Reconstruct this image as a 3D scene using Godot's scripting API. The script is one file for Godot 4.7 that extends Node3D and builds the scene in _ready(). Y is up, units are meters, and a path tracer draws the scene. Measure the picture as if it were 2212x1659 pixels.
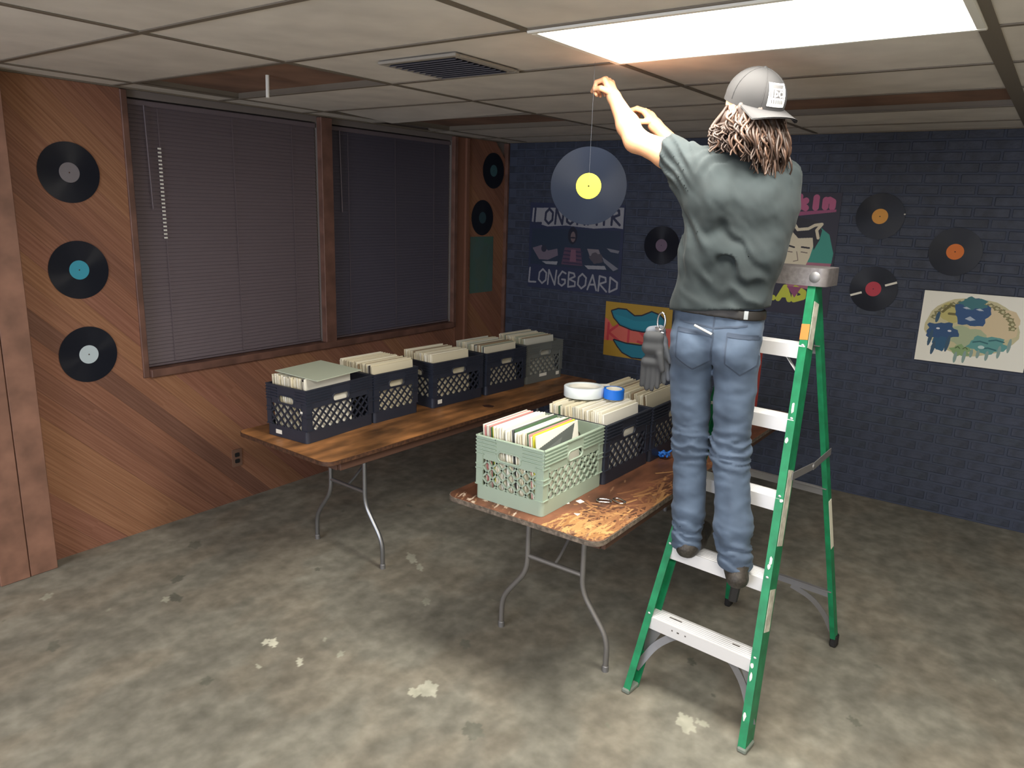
extends Node3D
# A back room hung with records: one fluorescent panel, two folding tables of record crates, a man on a green stepladder.
const H := 2.501          # ceiling height
const ROOM_X := 5.8
const ROOM_Z := 9.0
var M := {}
var rng := RandomNumberGenerator.new()

# ---------------------------------------------------------------- naming
func tag(o: Node, label := "", category := "", group := "", kind := "") -> Node:
	if label: o.set_meta("label", label)
	if category: o.set_meta("category", category)
	if group: o.set_meta("group", group)
	if kind: o.set_meta("kind", kind)
	return o

var used := {}
func numbered(n: String) -> String:
	var k: int = used.get(n, 0)
	used[n] = k + 1
	return n if k == 0 else "%s_%03d" % [n, k]

func thing(called: String, at := Vector3.ZERO, turn := 0.0) -> Node3D:
	var o := Node3D.new()
	o.name = numbered(called)
	add_child(o)
	o.position = at
	o.rotation.y = turn
	return o

func put(st, called: String, m, parent: Node = self) -> MeshInstance3D:
	var o := MeshInstance3D.new()
	o.name = numbered(called) if parent == self else called
	if st is SurfaceTool:
		st.generate_normals()
		o.mesh = st.commit()
	else:
		o.mesh = st
	o.material_override = m
	parent.add_child(o, true)
	return o

func begin() -> SurfaceTool:
	var st := SurfaceTool.new()
	st.begin(Mesh.PRIMITIVE_TRIANGLES)
	st.set_smooth_group(-1)
	return st

# ---------------------------------------------------------------- materials
func srgb(r, g, b) -> Color: return Color(r / 255.0, g / 255.0, b / 255.0)

func mat(col: Color, rough := 0.7, metal := 0.0, tex: Texture2D = null, scale := 0.0) -> StandardMaterial3D:
	var m := StandardMaterial3D.new()
	m.albedo_color = col
	m.roughness = rough
	m.metallic = metal
	if tex:
		m.albedo_texture = tex
		if scale > 0.0:
			m.uv1_triplanar = true
			m.uv1_scale = Vector3.ONE * scale
	return m

func noise_tex(freq: float, lo: Color, hi: Color, seed_ := 1, size := 256, oct := 4, sx := 1) -> ImageTexture:
	var n := FastNoiseLite.new()
	n.seed = seed_
	n.frequency = freq
	n.fractal_octaves = oct
	var im := n.get_seamless_image(size, size) if sx == 1 else n.get_image(size, size * sx)
	im.convert(Image.FORMAT_RGB8)
	if sx != 1: im.resize(size, size, Image.INTERPOLATE_LANCZOS)
	var d := im.get_data()
	for i in range(0, d.size(), 3):
		var c := lo.lerp(hi, d[i] / 255.0)
		d[i] = int(c.r * 255); d[i + 1] = int(c.g * 255); d[i + 2] = int(c.b * 255)
	return ImageTexture.create_from_image(Image.create_from_data(im.get_width(), im.get_height(), false, Image.FORMAT_RGB8, d))

func bumpy(m: StandardMaterial3D, tex: Texture2D, cm: float) -> StandardMaterial3D:
	m.heightmap_enabled = true
	m.heightmap_texture = tex
	m.heightmap_scale = cm
	return m

# ---------------------------------------------------------------- mesh helpers
func tri(st: SurfaceTool, a: Vector3, b: Vector3, c: Vector3, out: Vector3) -> void:
	if (c - a).cross(b - a).dot(out) < 0.0:
		var t := b; b = c; c = t
	st.add_vertex(a); st.add_vertex(b); st.add_vertex(c)

func quad(st: SurfaceTool, a: Vector3, b: Vector3, c: Vector3, d: Vector3, out: Vector3) -> void:
	tri(st, a, b, c, out)
	tri(st, a, c, d, out)

func box(st: SurfaceTool, T: Transform3D, s: Vector3, bev := 0.0) -> void:
	var h := s * 0.5
	var b := minf(bev, minf(h.x, minf(h.y, h.z)) * 0.9)
	for ax in 3:
		var u := (ax + 1) % 3
		var v := (ax + 2) % 3
		for sg in [-1.0, 1.0]:
			var p := []
			for q in [[-1, -1], [1, -1], [1, 1], [-1, 1]]:
				var c := Vector3.ZERO
				c[ax] = sg * h[ax]; c[u] = q[0] * (h[u] - b); c[v] = q[1] * (h[v] - b)
				p.append(T * c)
			var n := Vector3.ZERO
			n[ax] = sg
			quad(st, p[0], p[1], p[2], p[3], T.basis * n)
	if b <= 0.0: return
	for ax in 3:
		var u := (ax + 1) % 3
		var v := (ax + 2) % 3
		for su in [-1.0, 1.0]:
			for sv in [-1.0, 1.0]:
				var p := []
				for q in [[-1, 0], [1, 0], [1, 1], [-1, 1]]:
					var c := Vector3.ZERO
					c[ax] = q[0] * (h[ax] - b)
					c[u] = su * (h[u] - (b if q[1] == 0 else 0.0)); c[v] = sv * (h[v] - (0.0 if q[1] == 0 else b))
					p.append(T * c)
				var n := Vector3.ZERO
				n[u] = su; n[v] = sv
				quad(st, p[0], p[1], p[2], p[3], T.basis * n)
	for sx in [-1.0, 1.0]:
		for sy in [-1.0, 1.0]:
			for sz in [-1.0, 1.0]:
				var k := Vector3(sx, sy, sz)
				tri(st, T * (k * (h - Vector3(0, b, b))), T * (k * (h - Vector3(b, 0, b))), T * (k * (h - Vector3(b, b, 0))), T.basis * k)

func bx(st: SurfaceTool, at: Vector3, s: Vector3, bev := 0.0, rot := Vector3.ZERO) -> void:
	box(st, Transform3D(Basis.from_euler(rot), at), s, bev)

func span(st: SurfaceTool, lo: Vector3, hi: Vector3, bev := 0.0) -> void:
	box(st, Transform3D(Basis(), (lo + hi) * 0.5), hi - lo, bev)

func frame_of(d: Vector3) -> Basis:
	var z := d.normalized()
	var x := z.cross(Vector3.UP if absf(z.y) < 0.95 else Vector3.RIGHT).normalized()
	return Basis(x, z.cross(x), z)

func bar(st: SurfaceTool, a: Vector3, b: Vector3, w: float, t: float, side := Vector3.ZERO, bev := 0.0) -> void:   # flat bar from a to b: w along side, t across
	var y := (b - a).normalized()
	var x := (side - y * side.dot(y)).normalized() if side != Vector3.ZERO else frame_of(y).x
	box(st, Transform3D(Basis(x, y, x.cross(y)), (a + b) * 0.5), Vector3(w, a.distance_to(b), t), bev)

func tube(st: SurfaceTool, pts: Array, r, seg := 10, caps := true) -> void:
	var n := pts.size()
	var rings := []
	var B := frame_of(pts[1] - pts[0])
	for i in n:
		var d: Vector3 = (pts[mini(i + 1, n - 1)] - pts[maxi(i - 1, 0)]).normalized()
		var x := (B.x - d * B.x.dot(d)).normalized()
		B = Basis(x, d.cross(x), d)
		var rr: float = r[i] if r is Array else r
		var ring := []
		for k in seg:
			var a := TAU * k / seg
			ring.append(pts[i] + (B.x * cos(a) + B.y * sin(a)) * rr)
		rings.append(ring)
	st.set_smooth_group(1)
	for i in n - 1:
		for k in seg:
			var k2 := (k + 1) % seg
			var out: Vector3 = rings[i][k] + rings[i + 1][k2] - pts[i] - pts[i + 1]
			quad(st, rings[i][k], rings[i][k2], rings[i + 1][k2], rings[i + 1][k], out)
	st.set_smooth_group(-1)
	if caps:
		for e in [0, n - 1]:
			var out: Vector3 = pts[0] - pts[1] if e == 0 else pts[n - 1] - pts[n - 2]
			for k in seg:
				tri(st, pts[e], rings[e][k], rings[e][(k + 1) % seg], out)

func bend(pts: Array, r := 0.05, k := 5) -> Array:      # rounds the corners of a polyline
	var o := [pts[0]]
	for i in range(1, pts.size() - 1):
		var a: Vector3 = pts[i - 1]; var b: Vector3 = pts[i]; var c: Vector3 = pts[i + 1]
		var q := minf(r, minf(a.distance_to(b), b.distance_to(c)) * 0.45)
		var p0 := b + (a - b).normalized() * q
		var p1 := b + (c - b).normalized() * q
		for j in k + 1:
			var t := float(j) / k
			o.append(p0.lerp(b, t).lerp(b.lerp(p1, t), t))
	o.append(pts[-1])
	return o

func lathe(st: SurfaceTool, prof: Array, T := Transform3D(), seg := 32, smooth := true) -> void:   # Vector2(r, y)
	for i in prof.size() - 1:
		var a: Vector2 = prof[i]; var b: Vector2 = prof[i + 1]
		var nrm := Vector2(b.y - a.y, a.x - b.x)
		st.set_smooth_group(i + 2 if not smooth else 2)
		for k in seg:
			var t0 := TAU * k / seg
			var t1 := TAU * (k + 1) / seg
			var d0 := Vector3(cos(t0), 0, sin(t0)); var d1 := Vector3(cos(t1), 0, sin(t1))
			var up := Vector3.UP
			var out := (d0 + d1) * 0.5 * nrm.x + up * nrm.y
			var p := [d0 * a.x + up * a.y, d1 * a.x + up * a.y, d1 * b.x + up * b.y, d0 * b.x + up * b.y]
			if b.x > 1e-6: tri(st, T * p[0], T * p[2], T * p[3], T.basis * out)
			if a.x > 1e-6: tri(st, T * p[0], T * p[1], T * p[2], T.basis * out)
	st.set_smooth_group(-1)

func extrude(st: SurfaceTool, poly: PackedVector2Array, depth: float, T := Transform3D(), smooth := false) -> void:   # poly in XY, from z=0 to z=depth
	var idx := Geometry2D.triangulate_polygon(poly)
	var up := Vector3(0, 0, 1)
	for i in range(0, idx.size(), 3):
		var a := poly[idx[i]]; var b := poly[idx[i + 1]]; var c := poly[idx[i + 2]]
		for z in [0.0, depth]:
			tri(st, T * Vector3(a.x, a.y, z), T * Vector3(b.x, b.y, z), T * Vector3(c.x, c.y, z), T.basis * (up if z > 0.0 else -up))
	if smooth: st.set_smooth_group(3)
	for i in poly.size():
		var a := poly[i]; var b := poly[(i + 1) % poly.size()]
		var o2 := (b - a).orthogonal()
		if not _outside(poly, (a + b) * 0.5, o2): o2 = -o2
		quad(st, T * Vector3(a.x, a.y, 0), T * Vector3(b.x, b.y, 0), T * Vector3(b.x, b.y, depth), T * Vector3(a.x, a.y, depth), T.basis * Vector3(o2.x, o2.y, 0))
	st.set_smooth_group(-1)

func _outside(poly: PackedVector2Array, p: Vector2, d: Vector2) -> bool:
	return not Geometry2D.is_point_in_polygon(p + d.normalized() * 1e-4, poly)

func rect(x0: float, y0: float, x1: float, y1: float) -> PackedVector2Array:
	return PackedVector2Array([Vector2(x0, y0), Vector2(x1, y0), Vector2(x1, y1), Vector2(x0, y1)])

func rrect(x0: float, y0: float, x1: float, y1: float, r: float, k := 4) -> PackedVector2Array:
	var o := PackedVector2Array()
	for c in [[x1 - r, y1 - r, 0], [x0 + r, y1 - r, 1], [x0 + r, y0 + r, 2], [x1 - r, y0 + r, 3]]:
		for j in k + 1:
			var a: float = (c[2] + float(j) / k) * PI / 2
			o.append(Vector2(c[0], c[1]) + Vector2(cos(a), sin(a)) * r)
	return o

func ylook(at: Vector3, z: Vector3) -> Transform3D:      # z axis along z, y up
	var x := Vector3.UP.cross(z).normalized()
	return Transform3D(Basis(x, z.cross(x).normalized(), z.normalized()), at)

# ---------------------------------------------------------------- painting flat print
func fillpoly(im: Image, pts: Array, col: Color) -> void:   # points in 0..1, y down
	var w := im.get_width(); var h := im.get_height()
	var lo := 1e9; var hi := -1e9
	for p in pts:
		lo = minf(lo, p.y * h); hi = maxf(hi, p.y * h)
	for y in range(maxi(0, int(lo)), mini(h, int(hi) + 1)):
		var yy := y + 0.5
		var xs := []
		for i in pts.size():
			var a: Vector2 = pts[i] * Vector2(w, h)
			var b: Vector2 = pts[(i + 1) % pts.size()] * Vector2(w, h)
			if (a.y <= yy) != (b.y <= yy):
				xs.append(a.x + (yy - a.y) / (b.y - a.y) * (b.x - a.x))
		xs.sort()
		for i in range(0, xs.size() - 1, 2):
			var x0 := maxi(0, int(round(xs[i])))
			var x1 := mini(w, int(round(xs[i + 1])))
			if x1 > x0: im.fill_rect(Rect2i(x0, y, x1 - x0, 1), col)

func ell(im: Image, c: Vector2, rx: float, ry: float, col: Color, rot := 0.0, wob := 0.0, seed_ := 0) -> void:
	var pts := []
	for i in 28:
		var a := TAU * i / 28
		var k := 1.0 + wob * sin(a * 5 + seed_) + wob * 0.7 * sin(a * 9 + seed_ * 2.3)
		pts.append(c + Vector2(cos(a) * rx * k, sin(a) * ry * k).rotated(rot))
	fillpoly(im, pts, col)

func stroke(im: Image, pts: Array, w: float, col: Color, asp := 1.0) -> void:  # w in units of width; asp = width / height
	for i in pts.size() - 1:
		var a: Vector2 = pts[i]; var b: Vector2 = pts[i + 1]
		var d := (b - a) * Vector2(1, 1 / asp)
		if d.length() < 1e-6: continue
		var n := d.normalized().orthogonal() * w * 0.5
		n = Vector2(n.x, n.y * asp)
		fillpoly(im, [a + n, b + n, b - n, a - n], col)
	for p in pts: ell(im, p, w * 0.5, w * 0.5 * asp, col)

var FONT := {
	"L": [[[.1, 0], [0, 1], [.8, .97]]], "O": [[[.5, 0], [.12, .25], [.05, .75], [.45, 1], [.88, .75], [.92, .25], [.5, 0]]], "N": [[[0, 1], [.1, 0], [.8, 1], [.95, 0]]],
	"G": [[[.9, .12], [.5, 0], [.1, .4], [.12, .85], [.5, 1], [.85, .8], [.85, .55], [.5, .55]]], "B": [[[.1, 1], [.12, 0], [.7, .05], [.8, .25], [.2, .47], [.85, .62], [.85, .9], [.1, 1]]],
	"A": [[[0, 1], [.5, 0], [.95, 1]], [[.18, .66], [.8, .62]]], "R": [[[.05, 1], [.12, 0], [.75, .08], [.8, .35], [.15, .52], [.9, 1]]], "D": [[[.1, .98], [.12, 0], [.85, .3], [.85, .7], [.1, .98]]],
	"H": [[[.05, 1], [.1, 0]], [[.85, 1], [.9, 0]], [[.08, .5], [.88, .48]]], "I": [[[.5, 0], [.48, 1]]], "K": [[[.1, 0], [.08, 1]], [[.85, 0], [.12, .55], [.9, 1]]],
	"S": [[[.85, .1], [.45, 0], [.12, .22], [.4, .48], [.85, .7], [.6, 1], [.08, .9]]], "C": [[[.85, .12], [.45, 0], [.1, .35], [.1, .7], [.45, 1], [.88, .86]]],
	"k": [[[.1, -.1], [.1, 1]], [[.8, .3], [.12, .65], [.85, 1]]], "i": [[[.5, .35], [.5, 1]], [[.5, .05], [.5, .12]]], "n": [[[.1, 1], [.1, .35]], [[.1, .5], [.5, .33], [.85, .5], [.85, 1]]], "J": [[[.7, 0], [.7, .8], [.4, 1], [.1, .8]]], "l": [[[.4, -.1], [.4, .9], [.7, 1]]],
}
func letters(im: Image, text: String, at: Vector2, cw: float, ch: float, w: float, col: Color, asp: float, drop := 0.0, gap := 0.18) -> void:
	for i in text.length():
		for line in FONT.get(text[i], []):
			var p := []
			for q in line: p.append(at + Vector2(i * cw + q[0] * cw * (1.0 - gap), i * drop + q[1] * ch))
			stroke(im, p, w, col, asp)

func sheet(size: Vector2, thick: float) -> ArrayMesh:    # a board facing +z, its print on the front
	var st := SurfaceTool.new()
	st.begin(Mesh.PRIMITIVE_TRIANGLES)
	var h := size * 0.5
	var f := [Vector3(-h.x, h.y, thick), Vector3(h.x, h.y, thick), Vector3(h.x, -h.y, thick), Vector3(-h.x, -h.y, thick)]
	var uv := [Vector2(0, 0), Vector2(1, 0), Vector2(1, 1), Vector2(0, 1)]
	for k in [0, 1, 2, 0, 2, 3]:
		st.set_normal(Vector3(0, 0, 1)); st.set_uv(uv[k]); st.add_vertex(f[k])
	for k in 4:
		var a: Vector3 = f[k]; var b: Vector3 = f[(k + 1) % 4]
		var n := (a + b) * Vector3(1, 1, 0)
		n = n.normalized()
		for q in [a, Vector3(a.x, a.y, 0), Vector3(b.x, b.y, 0), a, Vector3(b.x, b.y, 0), b]:
			st.set_normal(n); st.set_uv(Vector2(0.01, 0.01)); st.add_vertex(q)
	for k in [0, 2, 1, 0, 3, 2]:
		st.set_normal(Vector3(0, 0, -1)); st.set_uv(Vector2(0.01, 0.01)); st.add_vertex(Vector3(f[k].x, f[k].y, 0))
	return st.commit()

# ---------------------------------------------------------------- smooth bodies: a distance field joined from tapered capsules, meshed as surface nets
func field(prims: Array, cell: float, disp = null, cuts := []) -> Dictionary:
	var lo := Vector3.ONE * 1e9; var hi := -lo
	for p in prims:
		var r := maxf(p[2], p[3]) + 0.02
		lo = lo.min(p[0].min(p[1]) - Vector3.ONE * r); hi = hi.max(p[0].max(p[1]) + Vector3.ONE * r)
	var nx := int((hi.x - lo.x) / cell) + 3; var ny := int((hi.y - lo.y) / cell) + 3; var nz := int((hi.z - lo.z) / cell) + 3
	var f := PackedFloat32Array()
	f.resize(nx * ny * nz)
	f.fill(1.0)
	for p in prims:
		var a: Vector3 = p[0]; var b: Vector3 = p[1]; var ra: float = p[2]; var rb: float = p[3]; var k: float = p[4] if p.size() > 4 else 0.02
		var pad := Vector3.ONE * (maxf(ra, rb) + k + cell * 2.5)
		var i0 := ((a.min(b) - pad - lo) / cell).floor().max(Vector3.ZERO)
		var i1 := ((a.max(b) + pad - lo) / cell).ceil().min(Vector3(nx - 1, ny - 1, nz - 1))
		var ab := b - a
		var inv := 1.0 / maxf(ab.length_squared(), 1e-9)
		var carve: bool = p.size() > 5
		for z in range(int(i0.z), int(i1.z) + 1):
			for y in range(int(i0.y), int(i1.y) + 1):
				var row := (z * ny + y) * nx
				var q := lo + Vector3(int(i0.x), y, z) * cell - a
				for x in range(int(i0.x), int(i1.x) + 1):
					var t := clampf(q.dot(ab) * inv, 0.0, 1.0)
					var d := (q - ab * t).length() - (ra + (rb - ra) * t)
					var o := f[row + x]
					if carve:
						f[row + x] = maxf(o, -d)
					else:
						var h := maxf(k - absf(o - d), 0.0) / k
						f[row + x] = minf(o, d) - h * h * k * 0.25
					q.x += cell
	if disp != null or cuts.size():
		for z in nz:
			for y in ny:
				var row := (z * ny + y) * nx
				for x in nx:
					var d := f[row + x]
					if d < 0.05 and d > -0.09:
						var q := lo + Vector3(x, y, z) * cell
						if disp != null and d > -0.04: d += disp.call(q)
						for c in cuts: d = maxf(d, c[0].dot(q) - c[1])
						f[row + x] = d
	return {"f": f, "lo": lo, "c": cell, "nx": nx, "ny": ny, "nz": nz}

func sample(F: Dictionary, p: Vector3) -> float:
	var q: Vector3 = (p - F.lo) / F.c
	var nx: int = F.nx; var ny: int = F.ny
	if q.x < 0 or q.y < 0 or q.z < 0 or q.x >= nx - 1 or q.y >= ny - 1 or q.z >= F.nz - 1: return 1.0
	var x := int(q.x); var y := int(q.y); var z := int(q.z)
	var u := q.x - x; var v := q.y - y; var w := q.z - z
	var i := (z * ny + y) * nx + x
	var f: PackedFloat32Array = F.f
	var s := nx * ny
	var a := lerpf(lerpf(f[i], f[i + 1], u), lerpf(f[i + nx], f[i + nx + 1], u), v)
	var b := lerpf(lerpf(f[i + s], f[i + s + 1], u), lerpf(f[i + s + nx], f[i + s + nx + 1], u), v)
	return lerpf(a, b, w)

func grad(F: Dictionary, p: Vector3) -> Vector3:
	var e: float = F.c * 0.9
	return Vector3(sample(F, p + Vector3(e, 0, 0)) - sample(F, p - Vector3(e, 0, 0)), sample(F, p + Vector3(0, e, 0)) - sample(F, p - Vector3(0, e, 0)), sample(F, p + Vector3(0, 0, e)) - sample(F, p - Vector3(0, 0, e))).normalized()

func nets(F: Dictionary, arr: Dictionary, origin := Vector3.ZERO) -> void:      # adds the surface to arr.v, arr.n, arr.i
	var f: PackedFloat32Array = F.f
	var nx: int = F.nx; var ny: int = F.ny; var nz: int = F.nz; var c: float = F.c; var lo: Vector3 = F.lo
	var s := nx * ny
	var off := [0, 1, nx, nx + 1, s, s + 1, s + nx, s + nx + 1]
	var at := [Vector3(0, 0, 0), Vector3(1, 0, 0), Vector3(0, 1, 0), Vector3(1, 1, 0), Vector3(0, 0, 1), Vector3(1, 0, 1), Vector3(0, 1, 1), Vector3(1, 1, 1)]
	var edges := [[0, 1], [2, 3], [4, 5], [6, 7], [0, 2], [1, 3], [4, 6], [5, 7], [0, 4], [1, 5], [2, 6], [3, 7]]
	var vert := {}
	var far := c * 7.0
	for z in nz - 1:
		for y in ny - 1:
			var row := (z * ny + y) * nx
			for x in nx - 1:
				var i := row + x
				if absf(f[i]) > far: continue
				var m := 0
				for k in 8:
					if f[i + off[k]] < 0.0: m |= 1 << k
				if m == 0 or m == 255: continue
				var sum := Vector3.ZERO
				var n := 0
				for e in edges:
					var a := f[i + off[e[0]]]; var b := f[i + off[e[1]]]
					if (a < 0.0) != (b < 0.0):
						sum += at[e[0]].lerp(at[e[1]], a / (a - b)); n += 1
				var p := lo + (Vector3(x, y, z) + sum / n) * c
				vert[i] = arr.v.size()
				arr.v.append(p - origin)
				arr.n.append(grad(F, p))
	var V: PackedVector3Array = arr.v
	var N: PackedVector3Array = arr.n
	for i in vert:
		for ax in [[1, nx, s], [nx, s, 1], [s, 1, nx]]:
			if i + ax[0] >= f.size(): continue
			if (f[i] < 0.0) == (f[i + ax[0]] < 0.0): continue
			var q := [i, i - ax[1], i - ax[1] - ax[2], i - ax[2]]
			if not (vert.has(q[1]) and vert.has(q[2]) and vert.has(q[3])): continue
			var a: int = vert[q[0]]; var b: int = vert[q[1]]; var d: int = vert[q[2]]; var e: int = vert[q[3]]
			if (V[d] - V[a]).cross(V[b] - V[a]).dot(N[a] + N[d]) < 0.0:
				var t := b; b = e; e = t
			arr.i.append_array(PackedInt32Array([a, b, d, a, d, e]))

func solid(fields: Array, origin := Vector3.ZERO) -> ArrayMesh:
	var arr := {"v": PackedVector3Array(), "n": PackedVector3Array(), "i": PackedInt32Array()}
	for F in fields: nets(F, arr, origin)
	var a := []
	a.resize(Mesh.ARRAY_MAX)
	a[Mesh.ARRAY_VERTEX] = arr.v; a[Mesh.ARRAY_NORMAL] = arr.n; a[Mesh.ARRAY_INDEX] = arr.i
	var m := ArrayMesh.new()
	m.add_surface_from_arrays(Mesh.PRIMITIVE_TRIANGLES, a)
	return m

func drape(F: Dictionary, origin: Vector3, poly: PackedVector2Array, ux: Vector3, uy: Vector3, dir: Vector3, lift: float, cell := 0.012) -> SurfaceTool:   # cloth patch laid on a field, looking along dir
	var st := begin()
	st.set_smooth_group(4)
	var lo := Vector2.ONE * 1e9; var hi := -lo
	for p in poly: lo = lo.min(p); hi = hi.max(p)
	var n := Vector2i(((hi - lo) / cell).ceil())
	for i in n.x:
		for j in n.y:
			var c := lo + Vector2(i, j) * cell
			for piece in Geometry2D.intersect_polygons(poly, rect(c.x, c.y, c.x + cell, c.y + cell)):
				var idx := Geometry2D.triangulate_polygon(piece)
				for k in range(0, idx.size(), 3):
					var q := []
					for e in 3:
						var w: Vector2 = piece[idx[k + e]]
						var p := origin + ux * w.x + uy * w.y - dir * 0.2
						for s in 60:
							var d := sample(F, p)
							if d < lift: break
							p += dir * maxf(minf(d - lift, 0.03) * 0.8, 0.0015)
						q.append(p)
					if (q[0] - q[1]).length() < 0.08 and (q[0] - q[2]).length() < 0.08: tri(st, q[0], q[1], q[2], -dir)
	return st

# ---------------------------------------------------------------- the room
const GLOW := 6.0
func make_materials() -> void:
	var fine := noise_tex(0.05, srgb(120, 120, 120), srgb(255, 255, 255), 3)
	var soft := noise_tex(0.012, srgb(190, 190, 190), srgb(255, 255, 255), 5)
	M.fine = fine
	M.soft = soft
	var faint := noise_tex(0.012, srgb(228, 228, 228), srgb(255, 255, 255), 6)
	M.tile = bumpy(mat(srgb(226, 221, 212), 0.95, 0, faint, 0.9), fine, 0.08)
	M.tile2 = bumpy(mat(srgb(220, 214, 204), 0.95, 0, faint, 0.8), fine, 0.08)
	M.tee = mat(srgb(112, 104, 92), 0.6)
	M.deck = mat(srgb(150, 116, 96), 0.95, 0, soft, 0.7)
	M.dull = mat(srgb(120, 112, 108), 0.95)
	M.brick = []
	for c in [srgb(66, 74, 94), srgb(64, 72, 91), srgb(68, 76, 97), srgb(65, 74, 92)]:
		M.brick.append(bumpy(mat(c, 0.62, 0, soft, 3.0), fine, 0.25))
	M.mortar = mat(srgb(63, 71, 90), 0.75)
	var grain := noise_tex(0.02, srgb(205, 196, 190), srgb(255, 255, 255), 11, 256, 4, 8)
	M.wood = []
	for c in [srgb(160, 117, 94), srgb(153, 110, 90), srgb(143, 103, 86), srgb(165, 122, 94), srgb(130, 96, 82), srgb(156, 111, 93)]:
		var m := mat(c, 0.55, 0, grain)
		m.metallic_specular = 0.35
		M.wood.append(m)
	M.pilaster = mat(srgb(152, 112, 94), 0.6, 0, soft, 1.5)
	M.trim = mat(srgb(122, 88, 76), 0.55, 0, soft, 2.0)
	M.slat = mat(srgb(104, 94, 100), 0.5)
	M.slat2 = mat(srgb(84, 81, 94), 0.5)
	M.white = mat(srgb(225, 225, 218), 0.6)
	M.paper = mat(srgb(236, 234, 222), 0.8)
	M.glass = mat(Color(0.8, 0.85, 0.9, 0.12), 0.05)
	M.glass.transparency = BaseMaterial3D.TRANSPARENCY_ALPHA
	M.black = mat(srgb(30, 30, 32), 0.6)
	M.steel = mat(srgb(150, 152, 156), 0.35, 0.85)
	M.chrome = mat(srgb(205, 205, 208), 0.18, 1.0)
	M.alu = mat(srgb(228, 229, 232), 0.45, 0.2)
	M.aludark = mat(srgb(140, 140, 142), 0.5, 0.6)
	M.green = mat(srgb(24, 140, 92), 0.42, 0, soft, 4.0)
	M.vinyl = mat(srgb(30, 33, 42), 0.34)
	M.vinyl.anisotropy_enabled = true
	M.vinyl.anisotropy = 0.85
	M.vinyl.metallic_specular = 0.3
	M.vinyl_blue = M.vinyl.duplicate()
	M.vinyl_blue.albedo_color = srgb(24, 29, 40)
	M.vinyl_blue.metallic_specular = 0.2
	M.vinyl_blue.roughness = 0.42
	M.crate_black = mat(srgb(44, 49, 62), 0.42)
	M.crate_green = mat(srgb(158, 176, 160), 0.45)
	M.crate_grey = mat(srgb(104, 108, 106), 0.5)

func fixed_lights() -> void:
	var cam := Camera3D.new()
	cam.name = "camera"
	cam.position = Vector3(4.16415, 1.94867, 5.58627)
	cam.basis = Basis(Vector3.UP, 0.62548) * Basis(Vector3.RIGHT, -0.23306) * Basis(Vector3(0, 0, 1), 0.03107)
	cam.fov = rad_to_deg(2.0 * atan(829.5 / 1612.45))
	cam.near = 0.05
	add_child(cam)
	cam.current = true
	var e := Environment.new()
	e.background_mode = Environment.BG_COLOR
	e.background_color = Color(0.004, 0.005, 0.008)
	e.tonemap_mode = Environment.TONE_MAPPER_LINEAR
	e.tonemap_exposure = 2.0
	e.sdfgi_enabled = true; e.ssao_enabled = true; e.ssil_enabled = true
	var we := WorldEnvironment.new()
	we.name = "environment"
	we.environment = e
	add_child(we)

func panel_light(x0: float, x1: float, z0: float, z1: float, energy: float, label: String) -> void:
	var c := Vector3((x0 + x1) / 2, H, (z0 + z1) / 2)
	var t := thing("ceiling_light", c)
	tag(t, label, "light")
	var w := x1 - x0; var d := z1 - z0
	var st := begin()
	for s in [-1.0, 1.0]:
		bx(st, Vector3(0, 0.0, s * (d / 2 - 0.012)), Vector3(w, 0.02, 0.024), 0.003)
		bx(st, Vector3(s * (w / 2 - 0.014), 0.0, 0), Vector3(0.028, 0.02, d - 0.05), 0.003)
		bx(st, Vector3(0, 0.045, s * (d / 2 - 0.005)), Vector3(w, 0.08, 0.008))
		bx(st, Vector3(s * (w / 2 - 0.005), 0.045, 0), Vector3(0.008, 0.08, d))
	bx(st, Vector3(0, 0.087, 0), Vector3(w, 0.008, d))
	put(st, "frame", M.white, t)
	var g := mat(srgb(255, 250, 236), 0.5)
	g.emission_enabled = true
	g.emission = srgb(255, 247, 226)
	g.emission_energy_multiplier = 2.2
	st = begin()
	bx(st, Vector3(0, 0.002, 0), Vector3(w - 0.05, 0.006, d - 0.046))
	put(st, "diffuser", g, t)
	var l := AreaLight3D.new()
	l.name = "lamp"
	l.area_size = Vector2(w - 0.06, d - 0.06)
	l.light_energy = energy
	l.light_color = srgb(255, 248, 236)
	l.area_range = 15.0
	l.shadow_enabled = true
	l.rotation.x = -PI / 2
	l.position = Vector3(0, -0.004, 0)
	t.add_child(l)

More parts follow.
